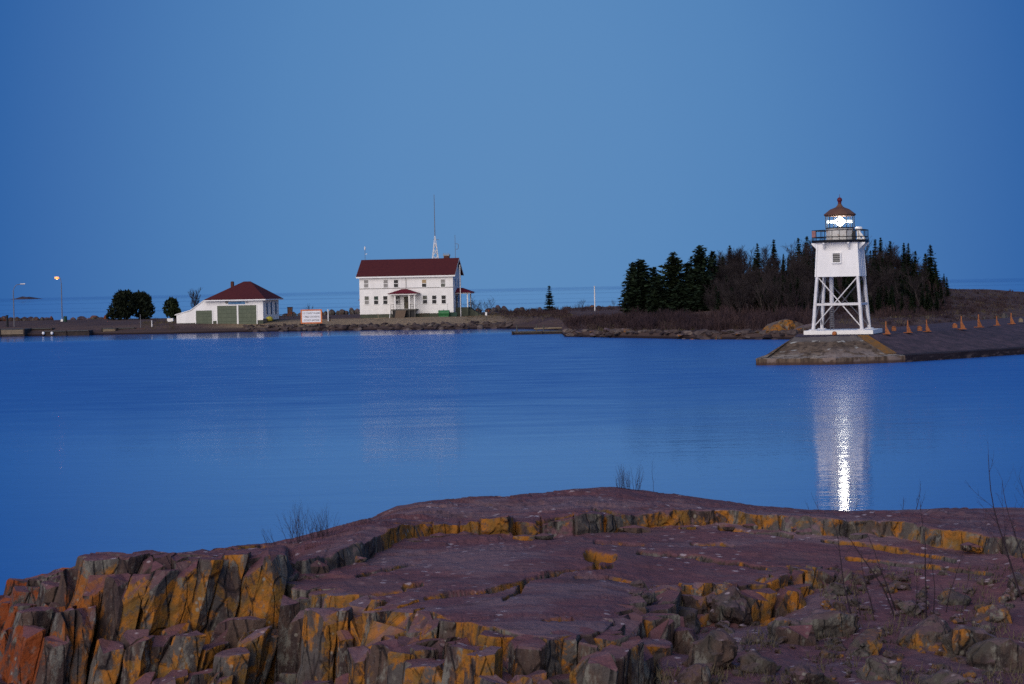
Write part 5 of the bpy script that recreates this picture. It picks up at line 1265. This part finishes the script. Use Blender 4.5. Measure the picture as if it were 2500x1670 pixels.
# bedding plates: quantised noise makes low steps facing the viewer
pl_ = vfbm(P0*np.array([.42, .95, 0])+np.array([3, 0, 0]), 1.1, 33, 5)*2.3
q = np.floor(pl_); fr = pl_-q; stepd = q+np.clip((fr-.5)/.05+.5, 0, 1)
slabm = np.clip(SS-5.9, 0, 1)
plate = .3+.9*np.clip(.5+2.2*vfbm(P0*np.array([.5, .8, 0]), .8, 91, 2), 0, 1)
dz += topm*(.030*(stepd-pl_*.75))*plate*(1-.55*slabm)
# upper surface between crest and scarp is rougher
up_ = np.clip((SS-3), 0, 1)*np.clip(5-SS, 0, 1)
pl2 = vfbm(P0*np.array([.5, 2.4, 0])+np.array([9, 0, 0]), 1.5, 41, 3)*3; q2 = np.floor(pl2); st2 = q2+np.clip((pl2-q2-.5)/.1+.5, 0, 1)
dz += up_*.045*(st2-pl2*.55)
# blocky scarp: joints cut the scarp line into blocks
jx = P0[..., 0]*2.1+vfbm(P0*np.array([1, 0, 0]), 1.0, 51, 3)*3.2; cell = np.floor(jx); fj = jx-cell
hs_ = (np.sin(cell*127.1)*43758.5) % 1.0
scm = np.clip((SS-4.55)/.3, 0, 1)*np.clip((6.02-SS)/.15, 0, 1)*np.clip((PX-760)/90, 0, 1)*np.clip(.75+1.4*vfbm(P0*np.array([1, 0, 0]), .55, 57, 2), .12, 1)*np.interp(PX, [1450, 1650], [1, .55])
scw = np.clip((SS-4.7)/.25, 0, 1)*np.clip((6.25-SS)/.25, 0, 1)*np.clip((PX-740)/60, 0, 1)
dyb = scm*(-.22*(hs_-.45))+scm*np.clip(.07-np.minimum(fj, 1-fj), 0, .07)*2.4+scw*(.16*vfbm(P0, 3.2, 61, 4)+.20*vfbm(P0*np.array([1, 0, 0]), 1.1, 63, 2))
dz -= scm*np.clip(.05-np.minimum(fj, 1-fj), 0, .05)*1.8*np.clip((SS-4.9)*5, 0, 1)
dz += scm*(hs_-.5)*.08+scw*.05*vfbm(P0, 2.6, 67, 3)
# joints and cracks drawn from the photograph, cut into the slab
CR = [([(1190, 1446), (1280, 1425), (1286, 1417), (1366, 1400), (1449, 1387), (1492, 1379)], 3.6, .07), ([(1232, 1470), (1262, 1449), (1284, 1424)], 3.5, .06), ([(1438, 1357), (1495, 1362)], 7.5, .11), ([(1460, 1366), (1452, 1386)], 4, .05),
      ([(1316, 1269), (1375, 1258), (1430, 1254)], 4, .06), ([(1448, 1243), (1512, 1257)], 4, .06), ([(1405, 1412), (1480, 1410), (1540, 1420)], 3.0, .04), ([(1455, 1330), (1570, 1333)], 4, .04),
      ([(1560, 1350), (1690, 1358), (1790, 1372), (1900, 1390), (2040, 1418)], 3.5, .06), ([(1750, 1205), (1800, 1232)], 3, .05), ([(820, 1455), (900, 1448), (980, 1442)], 7, .045), ([(872, 1405), (962, 1388), (1010, 1380)], 3.2, .05),
      ([(990, 1428), (1024, 1426)], 5.5, .06), ([(1190, 1446), (1100, 1452), (1040, 1462)], 3, .04), ([(1330, 1522), (1395, 1517)], 4.5, .06), ([(2010, 1322), (2110, 1330), (2230, 1348), (2330, 1372)], 3.6, .06), ([(2070, 1362), (2180, 1376), (2420, 1402)], 3.6, .05),
      ([(1760, 1297), (1850, 1306), (1930, 1313)], 3.2, .05), ([(400, 1343), (520, 1337), (640, 1336)], 2.5, .03), ([(1690, 1330), (1790, 1336)], 3, .035)]
# photo row of each grid point before displacement
Ci = np.array(CROT.inverted()); loc = (P0-np.array([0, 0, EYE])) @ Ci.T
PR = 835+FPX*loc[..., 1]/loc[..., 2]; PC = 1250-FPX*loc[..., 0]/loc[..., 2]
wob = 4*vfbm(P0, 6.0, 77, 3)
for pts, w, dep in CR:
    dmin = np.full(PR.shape, 1e9)
    for (x0, y0), (x1, y1) in zip(pts[:-1], pts[1:]):
        L2_ = (x1-x0)**2+(y1-y0)**2; t_ = np.clip(((PC-x0)*(x1-x0)+(PR+wob-y0)*(y1-y0))/L2_, 0, 1)
        d = np.hypot((PC-x0-t_*(x1-x0))*.8, PR+wob-y0-t_*(y1-y0)); ends = np.minimum(t_, 1-t_)
        dmin = np.minimum(dmin, d)
    dz -= topm*dep*3.6*np.exp(-(dmin/w)**4)
G[..., 2] += dz; G[..., 1] += dyb
nf = np.clip(SS-7.2, 0, 1)
G += nf[..., None]*np.stack([.03*vfbm(P0, 5, 101, 3), .07*vfbm(P0, 3.5, 102, 4), .08*vfbm(P0, 2.6, 103, 4)], -1)
nc, nr = G.shape[:2]
me = bpy.data.meshes.new('rock_outcrop'); me.vertices.add(nc*nr); me.vertices.foreach_set('co', G.astype(np.float32).reshape(-1))
ii, jj = np.meshgrid(np.arange(nc-1), np.arange(nr-1), indexing='ij'); a = (ii*nr+jj).ravel()
F4 = np.stack([a, a+1, a+nr+1, a+nr], 1).astype(np.int32)
me.loops.add(F4.size); me.loops.foreach_set('vertex_index', F4.ravel()); me.polygons.add(len(F4))
me.polygons.foreach_set('loop_start', np.arange(0, F4.size, 4, dtype=np.int32)); me.polygons.foreach_set('loop_total', np.full(len(F4), 4, dtype=np.int32))
me.materials.append(M['rock']); me.update(); me.validate()
outcrop = struct(obj('rock_outcrop', me, None, True))
surf = G
def surf_at(px, row):
    """point of the built rock nearest to a photo position, visible part"""
    i = int(np.clip(np.searchsorted(cols, px), 0, nc-1)); lo = ((G[i]-np.array([0, 0, EYE])) @ Ci.T); r_ = 835+FPX*lo[:, 1]/lo[:, 2]
    j = int(np.argmin(np.abs(r_[25:]-row)))+25; return Vector(G[i, j])

# ---- jointed columns of the cliff: one mesh each
edge = [(px, edge_pt(float(px))) for px in np.arange(-320, 2101, 6)]
EXY = np.array([(p.x, p.y) for _, p in edge]); EZ = np.array([p.z for _, p in edge]); EPX = np.array([a_ for a_, _ in edge])
seeds = []; g = np.random.default_rng(5)
for px in np.arange(-320, 1561, 6):
    pass
sp = .165; X0, X1 = EXY[:, 0].min(), EXY[:, 0].max()
cand = []
yy0, yy1 = 12.9, 19.7
for r_ in range(int((yy1-yy0)/(sp*1.02))+1):
    for c_ in range(int((X1-X0)/sp)+1):
        if g.random() < .26: continue
        cand.append((X0+c_*sp+(r_ % 2)*sp/2+g.normal()*sp*.30, yy0+r_*sp*1.02+g.normal()*sp*.34))
cand = np.array(cand)
bund = np.array([(X0+c_*.6+g.normal()*.16, yy0+r_*.45+g.normal()*.13) for r_ in range(int((yy1-yy0)/.45)+1) for c_ in range(int((X1-X0)/.6)+1)])
bdu = g.uniform(-.16, .16, len(bund)); bdz = g.normal(size=len(bund))*.09; btx = g.normal(size=len(bund))*.10
def edge_info(x, y):
    d = np.hypot(EXY[:, 0]-x, EXY[:, 1]-y); k = int(np.argmin(d)); kk = int(np.argmin(np.abs(EXY[:, 0]-x)))
    return (d[k] if y < EXY[kk, 1] else -d[k]), k
def clip(poly, n, d):
    out = []
    for i in range(len(poly)):
        p, q = poly[i], poly[(i+1) % len(poly)]; a_ = p[0]*n[0]+p[1]*n[1]-d; b_ = q[0]*n[0]+q[1]*n[1]-d
        if a_ <= 0: out.append(p)
        if a_*b_ < 0: t_ = a_/(a_-b_); out.append((p[0]+t_*(q[0]-p[0]), p[1]+t_*(q[1]-p[1])))
    return out
def level(px, d):
    if px < 722: st = [(.34, .50), (.80, .45), (1.15, .4)]
    elif px < 1010: st = [(.46, .72), (.9, .4)]
    elif px < 1540: st = [(.14, .12), (.62, .55), (1.0, .35)]
    else: st = [(.13, .05), (.28, .12)]
    return sum(h for a_, h in st if d > a_)
ncol = 0
for i, (x, y) in enumerate(cand):
    d, k = edge_info(x, y); px = EPX[k]
    if d < -.09 or d > 1.5 or (px > 1540 and d > .42): continue
    near_ = np.argsort(np.hypot(cand[:, 0]-x, cand[:, 1]-y))[1:18]; pr = random.Random(i)
    poly = [(x-.5, y-.5), (x+.5, y-.5), (x+.5, y+.5), (x-.5, y+.5)]
    for j in near_:
        n_ = (cand[j][0]-x, cand[j][1]-y); mx, my = (cand[j][0]+x)/2, (cand[j][1]+y)/2; L = math.hypot(*n_)
        poly = clip(poly, n_, n_[0]*mx+n_[1]*my-.003*L)
        if len(poly) < 3: break
    if len(poly) < 3: continue
    b_ = int(np.argmin(np.hypot(bund[:, 0]-x, bund[:, 1]-y))); left = 1-sstep(690, 760, px)
    dd = d+bdu[b_] if d > .12 else d
    drop = level(px, dd)+(bdz[b_] if d > .2 else 0)
    if d > .05 and pr.random() < (.26 if d > .2 else .12): drop += pr.uniform(.05, .30)*(1 if left > .5 or d > .3 else .4)
    zt = EZ[k]-max(0, drop)+pr.uniform(-.02, .006)+(.012 if d < .1 else 0)
    kx = int(np.argmin(np.abs(EXY[:, 0]-x)))
    if EPX[kx] < 224: zt = min(zt, EZ[kx]+.01-.2*max(0, d))
    zb_ = zt-1.7; lean = lerp(.10, .26, left)+pr.uniform(-.03, .03)
    pts = []
    for a_, c_ in zip(poly, poly[1:]+poly[:1]):
        ns = max(1, int(math.hypot(c_[0]-a_[0], c_[1]-a_[1])/.07))
        pts += [(lerp(a_[0], c_[0], q/ns), lerp(a_[1], c_[1], q/ns)) for q in range(ns)]
    tiltx, tilty = btx[b_]+pr.gauss(0, .04), pr.gauss(.04, .08)
    cuts = []
    if d > .02:
        for q in range(pr.choice([0, 1, 1, 2])):      # slanting breaks across the top corner
            an = pr.gauss(-math.pi/2, .9); cuts.append((math.cos(an), math.sin(an), pr.uniform(.7, 2.6), pr.uniform(-.01, .07)))
    frac = [(zt-pr.uniform(.1, .9), Vector((pr.gauss(0, .018), pr.gauss(0, .018), 0))) for q in range(pr.choice([0, 1, 1, 2, 3]))]
    nrings = 15; vs = []; m_ = len(pts)
    for r_ in range(nrings+2):
        f = min(r_, nrings)/nrings; sh = 1.0-.02*(1-f)
        if r_ == nrings+1: sh = .93
        for (qx, qy) in pts:
            ux, uy = x+(qx-x)*sh, y+(qy-y)*sh
            ztop = zt+tiltx*(ux-x)+tilty*(uy-y)
            for (cx_, cy_, kk, off) in cuts: ztop = min(ztop, zt-kk*((ux-x)*cx_+(uy-y)*cy_-off))
            z = lerp(zb_, ztop-.010, f**.6) if r_ <= nrings else ztop+.005
            v = Vector((ux+lean*(z-zt), uy+.05*(z-zt), z))
            for (fz, fo) in frac:
                if z < fz+.06*(ux-x): v += fo
            nn = mnoise.noise_vector(Vector((v.x*3.2+i*.37, v.y*3.2, v.z*1.6)))*.030+mnoise.noise_vector(Vector((v.x*9, v.y*9, v.z*5+i*.11)))*.013+mnoise.noise_vector(Vector((v.x*24, v.y*24, v.z*16)))*.004
            vs.append(v+nn)
    fs = [(r_*m_+q_, r_*m_+(q_+1) % m_, (r_+1)*m_+(q_+1) % m_, (r_+1)*m_+q_) for r_ in range(nrings+1) for q_ in range(m_)]
    fs.append(tuple((nrings+1)*m_+q_ for q_ in range(m_)))
    mb = MB(); mb.add(vs, fs); o = mb.build('rock_column', M['rockcol'], outcrop); ncol += 1
print('columns', ncol)
# ---- blocks along the scarp in the middle of the slab
for k in range(30):
    px = 735+1750*((k+rr.random())/30); f_ = foot_pt(px); s = rr.uniform(.05, .11)
    if rr.random() < .3: continue
    b = boulder_mesh('scarp_block', M['rockcol'], 300+k, 1, .10, 1.0); o = obj('scarp_block', b, outcrop)
    o.location = (f_.x, f_.y-rr.uniform(-.06, .12), f_.z+s*.25); o.scale = (s*rr.uniform(1, 2.6), s*.9, s*rr.uniform(.5, .9)); o.rotation_euler = (0, 0, rr.uniform(-.5, .5))

# ---- rubble of boulders at the lower right
BLD = [boulder_mesh('boulder', M['rubble'], 400+k, 4, .30, .85, .07) for k in range(8)]
RB = [(1650, 1500, 150, 'orange-topped big boulder at the left end of the rubble'), (1790, 1470, 120, 'grey leaning boulder right of the orange-topped one'), (1905, 1530, 120, 'pale speckled round boulder in the middle of the rubble'), (2010, 1510, 140, 'brown rounded boulder below the bare stems'),
      (1590, 1600, 150, 'brown slab-sided boulder at the bottom edge beside the jointed cliff'), (1730, 1590, 170, 'dark grey humped boulder low in the rubble'), (1850, 1610, 110, 'small blue-grey boulder at the bottom of the rubble'), (2120, 1560, 130, 'orange-spotted boulder right of the brown rounded one'),
      (2150, 1620, 120, 'white-splashed boulder near the bottom edge'), (2260, 1540, 150, 'dark boulder under the dry tussocks'), (2350, 1560, 160, 'rust-orange boulder at the lower right'), (2440, 1600, 140, 'brown boulder in the lower right corner'), (2300, 1640, 140, 'dark flat boulder on the bottom edge at right'),
      (2420, 1490, 110, 'grey stone beneath the tall bare sapling'), (2220, 1470, 90, 'small grey stone among the bare stems'), (1975, 1640, 120, 'mauve boulder on the bottom edge in the middle of the rubble'), (2050, 1430, 80, 'small tan stone at the upper edge of the rubble'), (2330, 1450, 90, 'pale stone among grass at the upper right of the rubble'), (1700, 1650, 120, 'grey-green boulder on the bottom edge'), (2480, 1420, 80, 'orange stone at the right picture edge'),
      (1555, 1530, 80, 'upright orange wedge stone at the slab corner'), (1820, 1440, 60, 'yellow-orange pointed stone standing on the slab edge')]
for k, (px, py, w, lab) in enumerate(RB):
    c = surf_at(px, py+w*.25); s = w/2*c.y/FPX
    o = obj('boulder', BLD[k % 8]); o.location = c+Vector((0, 0, s*.12)); o.scale = (s*1.2, s*1.0, s*rr.uniform(.8, 1.15)); o.rotation_euler = (rr.uniform(-.3, .3), rr.uniform(-.3, .3), rr.uniform(0, 6.28))
    tag(o, lab, 'boulder', 'boulders of the near rubble')
for k in range(230):
    px = rr.uniform(1520, 2520); py = rr.uniform(1430 if px < 1900 else 1400, 1690); c = surf_at(px, py); s = rr.uniform(18, 48)/2*c.y/FPX
    o = obj('rubble_stone', BLD[k % 8]); o.location = c+Vector((0, 0, s*.15)); o.scale = (s*rr.uniform(.9, 1.6), s, s*rr.uniform(.6, 1)); o.rotation_euler = (rr.uniform(-.4, .4), rr.uniform(-.4, .4), rr.uniform(0, 6.28))
    tag(o, '%s %s stone %s, %s' % ('fist-sized' if s < .05 else 'head-sized' if s < .075 else 'large', ('mauve', 'grey', 'orange-specked', 'dark', 'flat', 'tilted', 'rough', 'brown')[k % 8], zone(px, [(1620, 'beside the jointed cliff'), (1740, 'under the orange-topped boulder'), (1860, 'by the pale speckled boulder'), (1980, 'left of the brown rounded boulder'), (2100, 'below the bare stems'), (2220, 'right of the bare stems'), (2340, 'under the dry tussocks'), (2440, 'near the rust-orange boulder'), (2600, 'at the right picture edge')]), 'high in the near rubble' if py < 1490 else 'midway down the near rubble' if py < 1590 else 'at the bottom of the picture'), 'stone', 'small stones of the near rubble')
# dry grass and moss tufts between the stones
Q = []; g = np.random.default_rng(77)
for k in range(900):
    px = g.uniform(1560, 2520); py = g.uniform(1440, 1680) if px < 2000 else g.uniform(1390, 1680)
    if mnoise.noise(Vector((px*.009, py*.014, 2))) < .02: continue
    b = np.array(surf_at(px, py))
    for s in range(7):
        a = g.uniform(0, 6.28); d = np.array([math.cos(a)*.7, math.sin(a)*.7, .7+g.random()*.4]); L = g.uniform(.03, .09); p = b+g.normal(size=3)*[.03, .03, 0]; q = p+d*L; w = np.array([math.cos(a+1.57), math.sin(a+1.57), 0])*.004
        Q.append([p-w, p+w, q+w*.2, q-w*.2])
o = stuff(obj('dry_tussocks', quads_mesh('dry_tussocks', Q, M['grass']))); o['label'] = 'short dry grass tufts between the near boulders'; o['category'] = 'grass'

# ---- bare shrubs and stems on the near rock
def stems(name, base, specs, label, m='twigdark', seed=0):
    """specs: list of (dx, dy, height, leanx, radius, branching)"""
    rs = random.Random(seed); r_ = thing(name, label, 'shrub', base)
    for (dx, dy, h, lx, rad, br) in specs:
        mb = MB(); p = Vector((dx, dy, -.08)); d = Vector((lx, rs.gauss(0, .05), 1)).normalized(); n_ = 9
        for k in range(n_):
            d = (d+Vector((rs.gauss(0, .07)-lx*.02, rs.gauss(0, .05), .03))).normalized(); q = p+d*(h/n_); r0 = .56*rad*(1-.75*k/n_); r1 = .56*rad*(1-.75*(k+1)/n_)
            mb.tube(p, q, r0, r1, 5, False)
            if k > 1 and rs.random() < br:
                s = rs.choice((-1, 1)); e = (d+Vector((s*rs.uniform(.4, 1.0), rs.gauss(0, .4), rs.uniform(0, .4)))).normalized(); L = h*rs.uniform(.15, .38)*(1-.5*k/n_); a_ = q
                for j in range(4):
                    e = (e+Vector((rs.gauss(0, .15), rs.gauss(0, .15), .12))).normalized(); b_ = a_+e*(L/4); mb.tube(a_, b_, r1*.6*(1-.2*j), r1*.6*(1-.2*(j+1)), 4, False)
                    if rs.random() < .6:
                        ee = (e+Vector((rs.gauss(0, .6), rs.gauss(0, .5), .1))).normalized(); mb.tube(b_, b_+ee*L*.3, r1*.35, r1*.15, 3, False)
                    a_ = b_
            p = q
        mb.build('stem', M[m], r_)
    return r_
def onrock(px, row): return surf_at(px, row)
def hpx(px, Y, pxs_): return pxs_*Y/FPX
b = onrock(745, 1322); rs = random.Random(3)
b.y += .2
stems('bare_shrub', b, [(rs.uniform(-.20, .25), rs.uniform(-.1, .1), rs.uniform(.20, .44), rs.uniform(-.45, .4), .0045, .95) for k in range(48)]+[(-.30-.02*k, 0, .2, -.5, .004, .7) for k in range(6)], 'low bare shrub on the left shoulder of the near rock', seed=1)
b = onrock(1530, 1197); b.y += .15
stems('bare_shrub', b, [(rs.uniform(-.12, .16), rs.uniform(-.1, .1), rs.uniform(.20, .40), rs.uniform(-.45, .4), .005, .95) for k in range(28)]+[(.32, 0, .42, .05, .005, .4)], 'small bare shrub on the crest of the near rock', seed=2)
b = onrock(2230, 1515)
stems('bare_shrub', b, [(-.50, 0, .90, -.32, .016, .45), (-.42, .1, .5, -.10, .013, .5), (-.12, 0, 1.0, -.28, .017, .45), (-.06, .15, .85, -.34, .014, .45), (.12, .05, 1.1, -.05, .014, .55), (.2, .1, .65, .02, .012, .6), (.3, .2, .7, .1, .010, .7), (.02, .1, .55, .12, .010, .7), (.4, .1, .5, .2, .008, .7), (-.3, .1, .7, -.2, .012, .5)], 'cluster of dark leaning bare stems rising from the rubble', seed=4)
b = onrock(2500, 1465); 
stems('bare_sapling', b, [(0, 0, 1.42, -.20, .017, .85), (.08, .1, .65, .1, .010, .7)], 'tall forked bare sapling at the right edge in front of the water', seed=6)
b = onrock(2530, 1400)
stems('bare_shrub', b, [(0, 0, 1.1, -.02, .014, .9), (-.05, .1, .95, -.12, .012, .9), (.1, 0, 1.0, .1, .012, .9)], 'bare shrub half cut by the right picture edge', seed=8)
b = onrock(2240, 1248); b.y += .2
stems('bare_shrub', b, [(0, 0, .42, .25, .010, .8), (-.14, 0, .24, -.1, .008, .8), (.05, .05, .3, .5, .006, .7)], 'small twisted bare shrub on the skyline right of the light streak', seed=9)
b = onrock(2030, 1252); b.y += .2
stems('bare_shrub', b, [(-.1, 0, .34, -.3, .0055, .8), (.18, 0, .40, .3, .0055, .8), (.3, 0, .26, .2, .0045, .8), (-.2, 0, .25, -.4, .0045, .8)], 'thin bare twigs on the skyline in front of the light streak', seed=10)
